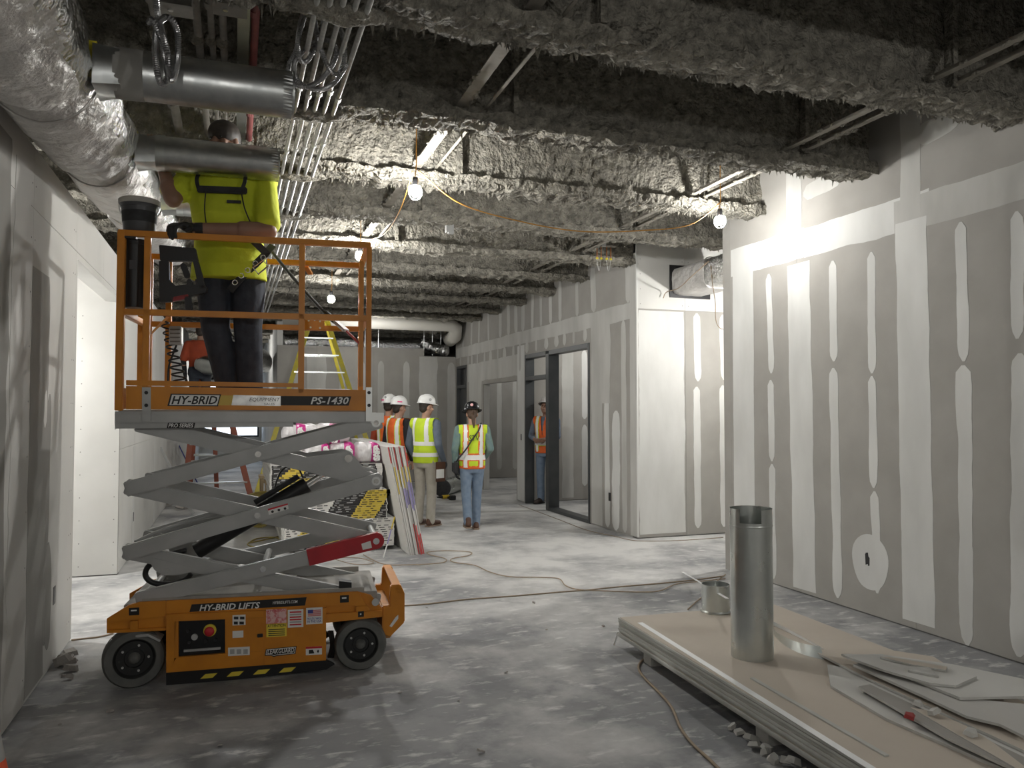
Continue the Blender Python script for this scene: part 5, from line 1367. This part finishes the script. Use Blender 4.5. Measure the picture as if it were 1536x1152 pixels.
# ---- standing sheet-metal cylinder with a notched rim
cc = V((2.765, 3.775, ZT8)); r = .116; hgt = .83
n = 48; vs = []; fs = []; na = math.atan2(-cc.y, -cc.x) ; notch = lambda a: abs((a - na + math.pi) % (2 * math.pi) - math.pi) < R(34)
levels = [0, .3, .55, hgt - .075, hgt]
def cyl_wall(rad, top_notch=True):
    base = len(vs)
    for h in levels:
        for k in range(n):
            a = 2 * math.pi * k / n; vs.append(cc + V((rad * math.cos(a) * (1.0), rad * math.sin(a), h)))
    return base
b0 = cyl_wall(r); b1_ = cyl_wall(r - .0022)
for i in range(len(levels) - 1):
    for k in range(n):
        a = 2 * math.pi * (k + .5) / n
        if i == len(levels) - 2 and (abs((a - na + math.pi) % (2 * math.pi) - math.pi) < R(30)) : continue
        q = (k + 1) % n
        fs.append((b0 + i*n+k, b0 + i*n+q, b0 + (i+1)*n+q, b0 + (i+1)*n+k)); fs.append((b1_ + i*n+k, b1_ + (i+1)*n+k, b1_ + (i+1)*n+q, b1_ + i*n+q))
t = thing('sheet_metal_cylinder', 'tall galvanised sheet-metal cylinder with a notched rim standing on boards', 'duct', cc)
MB().add(vs, fs).build('wall', 'galv_dull', t, smooth=True)
MB().lathe([(r + .0012, hgt - .10), (r + .003, hgt - .095), (r + .0012, hgt - .09)], cc, seg=48).build('bead', 'galv_dull', t, smooth=True)
MB().box(cc.x - .004, cc.x + .004, cc.y + r - .003, cc.y + r + .003, cc.z, cc.z + hgt).build('seam', 'galv_dull', t)
# short collar behind it
c2_ = onz(1080, 922, ZT8) + V((.02, .08, 0))
t = thing('duct_collar', 'short galvanised duct collar standing behind the tall cylinder', 'duct', c2_)
MB().lathe([(.095, .015), (.095, .19), (.092, .19), (.092, .015)], c2_, seg=40).build('wall', 'galv_dull', t, auto=40)
MB().lathe([(.100, 0), (.104, .008), (.100, .016), (.095, .016), (.095, 0)], c2_, seg=40, close=True).build('flange', 'galv_dull', t, auto=40)
# metal strips
def flatstrip(label, a, b, w_, z, mat='galv_bright', z1=None, name='metal_strip', h=.0012):
    a = V((a[0], a[1], z)); b = V((b[0], b[1], z1 if z1 is not None else z))
    mb = MB().bar(a + V((0, 0, h / 2)), b + V((0, 0, h / 2)), w_, h); return one(mb, name, mat, label, 'strip', a.lerp(b, .5))
p, q = onz(960, 934, ZT8), onz(1338, 1172, ZT8)
flatstrip('long bright metal strip lying along the edge of the board stack', p, q, .036, ZT8 + .0004)
p, q = onz(1128, 1018, ZT8), onz(1330, 1135, ZT8)
flatstrip('narrow cardboard strip lying beside the long bright strip', p, q, .022, ZT8 + .0004, 'board_edge', h=.006)
p, q = onz(1024, 858, .012), onz(1091, 898, ZT8 + .20)
flatstrip('bright metal strip leaning across the short collar', p, q, .022, p.z, z1=q.z)
# curled sheet metal offcut beside the cylinder
path = [onz(x, y, ZT8) for x, y in ((1157, 938), (1163, 955), (1180, 970), (1205, 982), (1236, 990))]; path = smoothpath(path, 6)
vs = []; m = len(path)
for i, p in enumerate(path):
    h = .016 + .03 * (i / m); vs += [p + V((0, 0, .0005)), p + V((.02, .05, h + .012))]
mb = MB().add([v for v in vs] + [V(v) + V((0, 0, .0015)) for v in vs], [(2*i, 2*i+2, 2*i+3, 2*i+1) for i in range(m - 1)] + [(2*m+2*i, 2*m+2*i+1, 2*m+2*i+3, 2*m+2*i+2) for i in range(m - 1)])
one(mb, 'metal_offcut', 'galv_dull', 'curled dark sheet-metal offcut beside the cylinder', 'offcut', path[0], smooth=True)
path = [onz(x, y, ZT8) for x, y in ((1155, 936), (1185, 950), (1215, 965), (1238, 976))]
vs = []
for i, p in enumerate(path): vs += [p + V((0, 0, .0005)), p + V((-.005, .03, .03 - .006 * i))]
mb = MB().add(vs + [v + V((0, 0, .0015)) for v in vs], [(2*i, 2*i+2, 2*i+3, 2*i+1) for i in range(3)] + [(8+2*i, 9+2*i, 11+2*i, 10+2*i) for i in range(3)])
one(mb, 'metal_offcut', 'galv_bright', 'pale curved metal offcut behind the curled dark one', 'offcut', path[0], smooth=True)
# drywall offcuts heaped on the stack (outlines in the photo, laid on rising levels)
def scrap(label, pts, z, th, mat, tilt=0.0, name='drywall_offcut'):
    P = [onz(x, y, z) for x, y in pts]; c_ = sum(P, V()) / len(P); 
    mb = MB().prism([V((p.x, p.y, z + tilt * (p - c_).dot(bw))) for p in P], (0, 0, th), 0)
    mb.m = [1 if i in (0, 1) else 0 for i in range(len(mb.f))]
    t = one(mb, name, ['gypsum', mat], label, 'offcut', (c_.x, c_.y, z), 'drywall offcuts heaped on the board stack', bevel=0.0)
    t.rotation_euler = (0, 0, 0); return t
zs = ZT8 + .0006
scrap('large pale drywall offcut lying lowest on the board stack', [(1241, 1000), (1246, 1032), (1330, 1082), (1440, 1130), (1536, 1170), (1536, 1120), (1400, 1060), (1290, 1010)], zs, .013, 'board_white')
scrap('tan paper-faced offcut with a pointed corner behind the heap', [(1218, 978), (1320, 976), (1400, 988), (1536, 1075), (1536, 1130), (1300, 1020)], zs + .0145, .012, 'tan_board')
scrap('narrow ledge-like offcut with broken paper edge', [(1288, 1033), (1305, 1030), (1400, 1075), (1536, 1140), (1536, 1165), (1420, 1110)], zs + .029, .012, 'board')
scrap('long grey offcut with a ragged torn edge', [(1280, 1000), (1300, 996), (1440, 1050), (1536, 1060), (1536, 1108), (1500, 1090), (1450, 1078), (1380, 1045)], zs + .045, .012, 'board_side')
scrap('broad grey offcut with a clean cut end near the top', [(1262, 984), (1330, 986), (1430, 1000), (1536, 1022), (1536, 1048), (1440, 1050), (1340, 1010)], zs + .060, .012, 'board_white')
scrap('pentagon-shaped grey offcut on top of the heap', [(1265, 986), (1322, 984), (1465, 1018), (1434, 1032), (1395, 1028), (1325, 1008)], zs + .0735, .012, 'board_white')
scrap('small wooden-looking sliver on the top offcut', [(1320, 988), (1345, 990), (1421, 1003), (1419, 1008), (1370, 1000)], zs + .087, .010, 'tan_board')
scrap('short broken piece under the sliver', [(1362, 1002), (1395, 1005), (1408, 1017), (1362, 1008)], zs + .0865, .010, 'gypsum')
scrap('torn paper strip hanging over the lowest offcut', [(1366, 1062), (1400, 1068), (1450, 1090), (1490, 1115), (1536, 1150), (1536, 1160), (1440, 1105)], zs + .0415, .003, 'tan_board')
for k, (x, y) in enumerate(((1376, 1057), (1404, 1072), (1456, 1101), (1362, 1075))):
    c_ = onz(x, y, zs + .05); mb = shard((c_.x, c_.y, c_.z - .008), .034, .5, k + 50)
    one(mb, 'gypsum_chunk', ['gypsum', 'tool_red'][0:1] if k < 3 else ['tool_red'], ['rounded broken chunk at the torn strip', 'dark-shadowed chunk on the torn strip', 'flat chunk near the torn strip end', 'small purple-red scrap under the torn strip'][k], 'debris', c_ - V((0, 0, .012)))
# ---- floor cords
def fl_(pts, z=.006): return [onz(x, y, z) for x, y in pts]
cord('tan cord running from under the board stack towards the viewer', fl_([(975, 985), (962, 992), (958, 1003), (968, 1018), (990, 1040), (1008, 1062), (1020, 1090), (1038, 1115), (1065, 1140), (1090, 1165)], .009), .008, 'cable_tan', 'extension_cord')
cord('long cord crossing the floor from the lift to the alcove side', fl_([(596, 909), (640, 906), (700, 899), (770, 894), (840, 888), (880, 885), (930, 880), (990, 875), (1040, 870), (1085, 864)]), .006, 'cable_tan', 'extension_cord')
cord('cord looping from the printed board stack across the pale floor', fl_([(545, 832), (575, 846), (620, 847), (663, 844), (668, 838), (645, 832), (642, 828), (670, 826), (705, 828), (703, 833), (678, 838), (680, 843), (712, 848), (735, 858), (765, 865), (810, 866), (838, 868), (848, 878), (866, 884), (900, 886), (960, 888), (990, 886), (1015, 876), (1050, 872), (1088, 868)], .013), .0055, 'cable_tan', 'extension_cord')
cord('short cord looping out from behind the small collar', fl_([(1032, 914), (1045, 902), (1060, 890), (1075, 872), (1088, 862)], .012), .006, 'cable_tan', 'extension_cord')
cord('thin cord along the foot of the corridor wall and alcove', fl_([(778, 757), (800, 765), (840, 780), (880, 795), (920, 804), (955, 811), (1010, 811), (1060, 808), (1085, 806)]), .004, 'cable_tan', 'extension_cord')
cord('dark cord end near the left wall', fl_([(107, 960), (125, 958), (150, 955), (170, 950)]), .006, 'cable_tan', 'extension_cord')
cord('thin cord coiled under the red locking arm', fl_([(500, 838), (530, 846), (560, 845), (545, 838), (520, 836), (490, 840)], .006), .004, 'cable_tan', 'extension_cord')

# ---- printed stack of board bundles behind the lift
SX0, SX1, SY, SL = .53, 1.75, 9.06, 3.0
def bundle_mesh(segs, th):
    mb = MB(); y0 = 0
    xs = [0] + [s_[0] for s_ in segs]
    for i, (x1, m) in enumerate(segs):
        x0 = xs[i]; mb.add([(x0, 0, 0), (x1, 0, 0), (x1, 0, th), (x0, 0, th)], [(0, 1, 2, 3)], m)
    Wd = segs[-1][0]
    mb.add([(0, 0, 0), (Wd, 0, 0), (Wd, SL, 0), (0, SL, 0), (0, 0, th), (Wd, 0, th), (Wd, SL, th), (0, SL, th)], [(0, 3, 2, 1), (4, 5, 6, 7), (1, 2, 6, 5), (2, 3, 7, 6), (3, 0, 4, 7)], 0)
    # small printed words, two lines of marks
    random.seed(len(segs) * 7 + int(segs[0][0] * 100))
    x0 = 0
    for (x1, m) in segs:
        if m in (0, 1, 2):
            x = x0 + .02
            while x < x1 - .05:
                l = random.uniform(.02, .07)
                if random.random() < .75: mb.add([(x, -.0006, th * .32), (min(x + l, x1 - .01), -.0006, th * .32), (min(x + l, x1 - .01), -.0006, th * .70), (x, -.0006, th * .70)], [(0, 1, 2, 3)], 3 if m != 1 else 4)
                x += l + random.uniform(.012, .05)
        x0 = x1
    return mb.mesh('bundle', ['print_white', 'print_black', 'print_yellow', 'black_soft', 'lift_gray'])
TH = .0248; W_ = SX1 - SX0
def segs_for(i):
    """i counts from the bottom; block positions walk sideways row by row as in a printed tape"""
    if i < 13:   k = i; b0 = .10 + .024 * k; return [(b0, 0), (b0 + .30, 1), (b0 + .42, 2), (W_, 0)] if k < 6 else [(max(.05, b0 - .1), 0), (b0 + .02, 2), (b0 + .30, 1), (W_, 0)]
    if i < 26:   k = i - 13; b0 = .50 + .016 * k; return [(b0, 0), (b0 + .30, 1), (b0 + .58, 2), (min(W_ - .01, b0 + .72), 1), (W_, 0)]
    k = i - 26; b0 = .08 + .03 * (k % 6); return [(b0, 1), (b0 + .2, 2), (b0 + .42, 1), (.82 + .01 * k, 0), (W_ - .03 - .004 * k, 1), (W_, 0)]
NBD = 38
mb = MB()
for k in range(3): mb.box(SX0 + .12 + .45 * k, SX0 + .21 + .45 * k, SY + .05, SY + SL - .1, 0, .05)
for k in range(3):
    x = SX0 + .12 + .45 * k
    one(MB().box(x, x + .09, SY + .05, SY + SL - .1, 0, .0495), 'dunnage_block', 'core', ['timber runner under the left of the printed stack', 'timber runner under the middle of the printed stack', 'timber runner under the right of the printed stack'][k], 'timber', (x + .045, SY + 1, 0))
for i in range(NBD):
    random.seed(i + 100)
    me = bundle_mesh(segs_for(i), TH - .0012)
    o = bpy.data.objects.new('drywall_bundle', me); COL.objects.link(o)
    off = .0 if i < 13 else (-.08 if i < 26 else -.135)
    o.location = (SX0 + off + random.uniform(-.006, .006), SY + random.uniform(-.006, .006) + (0 if i < 26 else .02), .05 + i * TH)
    tag(o, 'drywall bundle with printed white, black and yellow end tape in the tall stack', 'board', 'printed drywall bundles in the stack behind the lift')
ZSTK = .05 + NBD * TH
random.seed(11)
# ---- sheets leaning against the stack
cols = ['print_white', 'print_red', 'print_yellow', 'print_purple']
for i in range(10):
    bx = 1.84 + i * .0185; ang = R(11.6) - i * R(.10); th = .0148; y0 = 8.66 + random.uniform(-.02, .02)
    u = V((-math.sin(ang), 0, math.cos(ang))); nrm = V((math.cos(ang), 0, math.sin(ang))) * th; Hh_ = 1.22 + random.uniform(-.004, .004)
    b0 = V((bx, y0, .0)); mb = MB(); z_ = 0
    cuts = [0, random.uniform(.18, .3), random.uniform(.38, .5), random.uniform(.55, .7), random.uniform(.78, .9), 1.0]
    cs = [1 if i > 5 and True else 0, 0, 3 if i > 3 else 0, 2 if i % 2 else 0, 1 if i % 3 == 0 else 0]
    mb.prism([b0, b0 + nrm, b0 + nrm + u * Hh_, b0 + u * Hh_], (0, 2.9, 0), 0)
    for a, b, c_ in zip(cuts[:-1], cuts[1:], cs):
        e = V((0, -.0006, 0)); mb.add([b0 + u * Hh_ * a + e + nrm * .1, b0 + nrm * .9 + u * Hh_ * a + e, b0 + nrm * .9 + u * Hh_ * b + e, b0 + u * Hh_ * b + e + nrm * .1], [(0, 1, 2, 3)], c_)
    mb.v = [(x, y, max(z, .0005)) for x, y, z in mb.v]
    one(mb, 'leaning_sheet', cols, 'drywall sheet with coloured end tape leaning on edge against the printed stack', 'board', (bx, y0, 0), 'drywall sheets leaning against the stack')
# ---- bags of insulation on top
bags = [(432, 0, .0, .3), (474, 0, .12, .55), (513, 0, -.1, .5), (549, 0, .1, .55), (452, 1, .08, -.1), (497, 1, -.15, .2)]
for k, (px, top, tw, bp_) in enumerate(bags):
    zb = ZSTK + (.215 if top else .0015); p = ony(px, 660, SY + .20)
    hx, hr = (.225, .118) if top else (.165, .118)
    mb = MB(); seg, rg = 26, 30; vs = []
    for i in range(rg + 1):
        v_ = -1 + 2 * i / rg; e = max(.0, 1 - abs(v_) ** 4) ** .5
        for j in range(seg):
            a = 2 * math.pi * j / seg; c_, s2 = math.cos(a), math.sin(a); m_ = (abs(c_) ** 3 + abs(s2) ** 3) ** (1 / 3)
            q_ = 1 + .13 * noise.noise(V((c_ * 2 + k * 5, v_ * 3, s2 * 2))) + .07 * noise.noise(V((c_ * 5 + k * 5, v_ * 8, s2 * 5)))
            vs.append(V((v_ * hx, hr * 1.2 * e * c_ / m_ * q_, hr + hr * e * s2 / m_ * q_)))
    fs = [(i*seg+j, i*seg+(j+1) % seg, (i+1)*seg+(j+1) % seg, (i+1)*seg+j) for i in range(rg) for j in range(seg)]
    mb.add(vs, fs); mb.m = [1 if abs((-1 + 2 * ((i // seg) + .5) / rg) - bp_) < (.26 if top else .36) else 0 for i in range(len(fs))]
    zmin = min(v.z for v in vs); mb.v = [(a, b, max(c, zmin + .004) - zmin) for a, b, c in mb.v]
    lb = ['white plastic insulation bag at the end of the printed stack nearest the yellow ladder', 'insulation bag with a magenta band between the end bag and the crumpled one', 'crumpled white insulation bag in the middle of the stack top', 'bulging insulation bag with a wide magenta band beside the leaning sheets', 'insulation bag lying on top of the two bags nearest the ladder', 'insulation bag lying on top of the crumpled middle bag'][k]
    t = thing('insulation_bag', lb, 'bag', (p.x, SY + .21 + (.03 if top else 0), zb), tw, 'bags of insulation on the printed stack')
    mb.build('plastic_wrap', ['bag_white', 'bag_magenta'], t, smooth=True, world=False)
    me = text_mesh('SAFB', .085, 0, .012, .001, 'white_text', .9); me.transform(Matrix.Translation((bp_ * hx, -hr * 1.32, hr)) @ Matrix.Rotation(math.pi / 2, 4, 'X') @ Matrix.Rotation(math.pi / 2, 4, 'Z')); link('lettering', me, t, world=False)

# ---- things on the lift platform
zb = DECKZ
p = LP(201, 460, -.25); zlo_ = LP(201, 462, -.25).z; topz = ZT - .02 - zlo_
bin_ = thing('tool_bin', 'tall black plastic bin hooked inside the lift guardrail corner under the bucket', 'bin', L2W(V((p.x, -.25, zlo_))), LA)
MB().loft([((0, 0, .0), .054, .060), ((0, 0, .02), .058, .064), ((0, 0, topz - .03), .066, .072), ((0, 0, topz - .03), .072, .078), ((0, 0, topz), .072, .078)], 24).build('shell', 'black', bin_, world=False, auto=40)
MB().box(-.015, .02, -.070, -.064, topz * .55, topz * .68).build('label_patch', 'bucket_gray', bin_, world=False)
MB().box(-.03, .03, -.13, -.05, topz - .012, topz + .0).build('hook', 'black', bin_, world=False)
bp = L2W(V((LP(209, 346, -.27).x, -.27, ZT + .019)))
bk = thing('bucket', 'dark grey plastic bucket with a pale lid on the lift guardrail corner', 'bucket', bp, LA)
MB().lathe([(0, 0), (.082, 0), (.088, .01), (.100, .15), (.105, .15), (.107, .165), (.112, .17), (.112, .195), (.104, .197), (.0, .197)], seg=32).build('shell', 'bucket_gray', bk, world=False, auto=40)
MB().lathe([(.113, .168), (.116, .172), (.116, .196), (.108, .202), (0, .203)], seg=32).build('lid', 'lift_gray_dusty', bk, world=False, auto=40)
MB().tube([(.108 * math.cos(a), -.03 - .0 * math.sin(a), .16 - .11 * max(0, math.sin(a))) for a in [math.pi * i / 16 for i in range(17)]], .003, 6).build('handle', 'zinc', bk, world=False)
MB().lathe([(.094, .06), (.099, .125)], seg=32).build('label_wrap', 'black_soft', bk, world=False, smooth=True)
# frame-shaped power tool hanging inside the near rail
saw = thing('band_saw', 'black frame-shaped portable saw with dark red grip hanging inside the guardrail', 'power tool', L2W(LP(270, 455, -.26)), LA)
def SP(x, y, yl=-.26): return L2W(LP(x, y, yl))
def spoly(pts, name, mat, d=.05, yl=-.28, parent=None): return MB().prism([SP(x, y, yl) for x, y in pts], LUY * d).build(name, mat, parent or saw, bevel=.004)
spoly([(238, 367), (293, 372), (297, 391), (240, 391)], 'upper_housing', 'black'); spoly([(238, 391), (253, 391), (254, 420), (264, 429), (260, 452), (239, 453)], 'left_housing', 'black')
spoly([(289, 391), (297, 391), (309, 432), (298, 434)], 'right_housing', 'black'); spoly([(254, 430), (280, 426), (309, 427), (310, 438), (284, 444), (255, 450)], 'lower_housing', 'black')
spoly([(256, 445), (283, 440), (284, 447), (257, 452)], 'red_cover', 'tool_red', .04); spoly([(276, 444), (286, 443), (289, 465), (278, 465)], 'grip', 'black', .035)
spoly([(270, 398), (274, 394), (279, 397), (285, 412), (284, 417), (277, 417)], 'trigger_handle', 'black', .03); spoly([(280, 420), (284, 417), (290, 424), (288, 428), (279, 428)], 'guide_block', 'black', .03)
# ---- round duct fitting held up behind the lift, far ladders
def ladder(label, apex, feetL, feetR, spread, mat, nsteps, back=.75):
    ax, ay, az = apex; fx0, fx1 = feetL, feetR
    t = thing('step_ladder', label, 'ladder', (ax, ay, 0))
    tw_ = .17
    for s, fx in ((-1, fx0), (1, fx1)):
        MB().bar((ax + s * tw_, ay, az), (fx, ay - spread, .012), .085, .03, up=(0, 1, 0)).build('side_rail', mat, t)
        MB().bar((ax + s * tw_ * .8, ay + .06, az), (fx * .95 + ax * .05, ay + spread * back, .012), .06, .025, up=(0, 1, 0)).build('rear_rail', mat, t)
        MB().box(fx - .04, fx + .04, ay - spread - .05, ay - spread + .05, 0, .03).build('foot', 'black', t)
    for i in range(1, nsteps + 1):
        k = i / (nsteps + 1); z = az * k; h = 1 - k
        xa = ax - tw_ * (1 - h) + (fx0 - ax) * h; xb = ax + tw_ * (1 - h) + (fx1 - ax) * h; y = ay - spread * h
        MB().box(xa, xb, y - .03, y + .06, z - .012, z + .012).build('step', 'galv_dull', t)
        if i in (2, 5, 8):
            y2 = ay + .06 * k + spread * back * h; MB().bar((xa + .02, y2, z), (xb - .02, y2, z), .03, .03).build('rear_brace', 'galv_dull', t)
    MB().box(ax - tw_ - .03, ax + tw_ + .03, ay - .06, ay + .12, az - .01, az + .03).build('top_cap', mat, t, bevel=.008)
    k = .42; 
    for s in (-1, 1):
        x_ = ax + s * (tw_ + .12); MB().bar((x_, ay - spread * k, az * (1 - k)), (x_, ay + spread * back * k, az * (1 - k)), .02, .008).build('spreader', 'black', t)
    return t
f0 = onz(382, 751); ap = ony(478, 482, f0.y + .8)
ladder('tall yellow fibreglass step ladder behind the lift', (ap.x, ap.y, ap.z), f0.x, ap.x + (ap.x - f0.x), .8, 'yellow_paint', 9)
fo = onz(374, 742); lxx = ony(285, 740, fo.y).x
ladder('orange fibreglass step ladder carrying the man in the orange t-shirt', (ony(312, 600, 15.3).x, 15.3, 2.35), lxx - .05, fo.x + .03, .62, 'ladder_orange', 6)
fd = ony(318, 548, 14.45)
t = thing('duct_fitting', 'grey round duct fitting hung at the back of the man on the ladder', 'duct', fd)
MB().tube([fd + V((-.24, .12, .03)), fd + V((-.10, .05, .01)), fd + V((.14, -.10, -.02))], [.10, .165, .165], 28, caps=False).build('wall', 'galv_dull', t, smooth=True)
MB().disc(fd + V((.10, -.075, -.017)), V((.8, -.6, -.1)), .158, .004, 28).build('dark_open_end', 'black_soft', t)  # dark disc: shade inside the open duct end put into colour
# red saw-horse style ladder beyond
q = onz(325, 736); q2 = onz(281, 740)
ladder('small red step ladder standing farther back by the pale wall', ((q.x + q2.x) / 2, q.y + .4, 1.75), q2.x, q.x, .35, 'ladder_orange', 4)
# leaning things at the left wall behind the lift
def stick(label, a, b, w_, mat, name, cat='rod'): return one(MB().bar(a, b, w_, w_), name, mat, label, cat, (b[0], b[1], 0))
a_ = ony(262, 660, 13.0); b_ = onz(300, 733)
stick('thin blue rod leaning behind the lift', ony(262, 655, b_.y), b_ + V((0, 0, .012)), .022, 'blue_paint', 'blue_rod')
b_ = onz(290, 773); stick('bare metal stud leaning behind the scissor arms', ony(241, 671, b_.y + .1), b_ + V((0, 0, .02)), .035, 'lift_gray', 'metal_stud', 'stud')
for k in range(14):
    c_ = onz(random.uniform(255, 318), random.uniform(752, 766)); r_ = random.uniform(.03, .07)
    mb = shard((c_.x, c_.y, 0), r_ * 1.3, .7, k + 80)
    one(mb, 'rubble_piece', 'rubble', 'lump of rubble swept against the pale wall behind the lift', 'debris', (c_.x, c_.y, 0), 'rubble by the far left wall')
# coil of yellow cable and small crate left of the stack
cp = onz(388, 792)
t = thing('cable_coil', 'heap of looped yellow cable hanging in front of the printed stack side', 'cable', cp)
for k in range(9):
    r_ = .17 + .012 * k; c_ = cp + V((.02 * (k % 3), .03 * k, .20 + .01 * k))
    MB().tube([c_ + V((r_ * 1.1 * math.cos(a) + .015 * math.sin(3 * a + k), .03 * math.sin(2 * a + k), .19 * math.sin(a) + (.0 if math.sin(a) > 0 else 0))) for a in [2 * math.pi * i / 30 for i in range(30)]], .011, 7, closed=True).build('loop', 'cable_yellow', t, smooth=True)
cord('loose yellow cable end lying on the floor under the coil', fl_([(372, 815), (385, 808), (410, 806), (422, 811), (405, 818), (380, 820), (372, 815), (395, 810), (440, 800)], .008), .008, 'cable_yellow', 'cable_end')
cr = thing('wood_crate', 'small slatted wooden crate behind the lift cylinder', 'crate', onz(405, 770))
c_ = onz(405, 770)
for i in range(5): MB().box(c_.x - .12 + .06 * i - .02, c_.x - .12 + .06 * i + .02, c_.y - .02, c_.y, .04, .55).build('slat', 'wood', cr)
for z in (.06, .5): MB().box(c_.x - .15, c_.x + .15, c_.y, c_.y + .03, z - .03, z + .03).build('rail', 'wood', cr)
MB().box(c_.x - .17, c_.x + .17, c_.y - .03, c_.y + .3, .55, .59).build('top_board', 'wood', cr)
for x in (-.13, .13): MB().box(c_.x + x - .02, c_.x + x + .02, c_.y + .25, c_.y + .29, 0, .55).build('leg', 'wood', cr); MB().box(c_.x + x - .02, c_.x + x + .02, c_.y - .0, c_.y + .03, 0, .04).build('leg', 'wood', cr)
# sticks leaning on the printed stack
st = ony(592, 775, 8.55); sb = onz(575, 838)
t = thing('painted_stake', 'thin stake painted yellow and purple leaning at the printed stack', 'stake', sb)
MB().bar(sb + V((0, 0, .01)), sb.lerp(st, .35), .022, .008).build('white_tip', 'white', t); MB().bar(sb.lerp(st, .35), sb.lerp(st, .7), .022, .008).build('purple_section', 'print_purple', t); MB().bar(sb.lerp(st, .7), st, .022, .008).build('yellow_section', 'print_yellow', t)
# ---- capped duct and drill on the floor beyond the people
a_ = onz(663, 745); r_ = .155; ax_ = V((.62, 1, 0)).normalized()
t = thing('floor_duct', 'long grey round duct with a black end cap lying on the floor', 'duct', (a_.x, a_.y, 0))
o = V((a_.x, a_.y, r_ + .002))
MB().lathe([(r_, 0), (r_, 2.3), (r_ - .004, 2.3), (r_ - .004, .0)], o, ax_, 32, close=True).build('wall', 'galv_dull', t, auto=40)
MB().lathe([(0, -.012), (r_ - .02, -.012), (r_ + .004, .0), (r_ + .004, .04)], o, ax_, 32).build('end_cap', 'black_soft', t, auto=40)
dp = onz(668, 749)
t = thing('cordless_drill', 'black and yellow cordless drill lying beside the capped duct', 'drill', dp, R(10))
MB().tube([(-.06, 0, .045), (.07, 0, .045)], .036, 12).build('motor_body', 'tool_yellow', t, world=False); MB().tube([(-.16, 0, .045), (-.06, 0, .045)], [.012, .028], 10).build('chuck', 'black', t, world=False)
MB().bar((.04, 0, .035), (.06, -.13, .03), .04, .04).build('grip', 'black', t, world=False); MB().box(.01, .12, -.20, -.12, .002, .075).build('battery', 'black', t, world=False, bevel=.006)
MB().tube([(.07, 0, .045), (.20, .01, .04)], .025, 10).build('rear_cap', 'black', t, world=False)
# rubble by the left wall near the camera
for k in range(18):
    px = random.uniform(84, 112); py = random.uniform(985, 1022); c_ = onz(px, py); r_ = random.choice((.012, .015, .02, .03, .045)); c_.x = max(c_.x, XL + r_ * 1.5)
    mb = shard((c_.x, c_.y, 0), r_ * 1.3, .7, k + 120)
    one(mb, 'plaster_rubble', 'rubble', 'broken plaster lump at the foot of the near left wall', 'debris', (c_.x, c_.y, 0), 'plaster lumps by the near left wall')
for k, (px, py) in enumerate(((688, 1052), (640, 912), (800, 906), (820, 945), (760, 1010), (720, 1130), (600, 1040), (905, 940), (165, 1068), (90, 1088), (330, 1120))):
    c_ = onz(px, py); r_ = .007 + .003 * (k % 3)
    mb = shard((c_.x, c_.y, 0), r_ * 1.5, .4, k + 170)
    one(mb, 'floor_chip', 'rubble', 'small plaster chip on the open concrete floor', 'debris', (c_.x, c_.y, 0), 'chips scattered on the floor')
# wood brace post held against the far end of the stack (white splinter at the board corner)
cn = onz(921, 968); one(MB().bar(onz(927, 948, .11), cn + V((0, 0, .003)), .012, .003), 'paper_shred', 'white', 'white paper shred hanging from the board stack corner', 'scrap', cn)
CONE_Y = 3.53
# safety cone at the left edge
c_ = V((XL + .175, CONE_Y, 0))
t = thing('safety_cone', 'orange safety cone with a grey collar by the near left wall', 'cone', c_)
MB().box(c_.x - .16, c_.x + .16, c_.y - .16, c_.y + .16, 0, .03).build('base', 'black_soft', t, bevel=.01)
MB().lathe([(.12, .03), (.10, .12), (.085, .20), (.07, .27)], c_, seg=28).build('lower_cone', 'cone_orange', t, smooth=True)
MB().lathe([(.0705, .268), (.052, .37)], c_, seg=28).build('collar', 'lift_gray', t, smooth=True); MB().lathe([(.0515, .37), (.03, .46), (.022, .47), (0, .47)], c_, seg=28).build('tip', 'cone_orange', t, smooth=True)
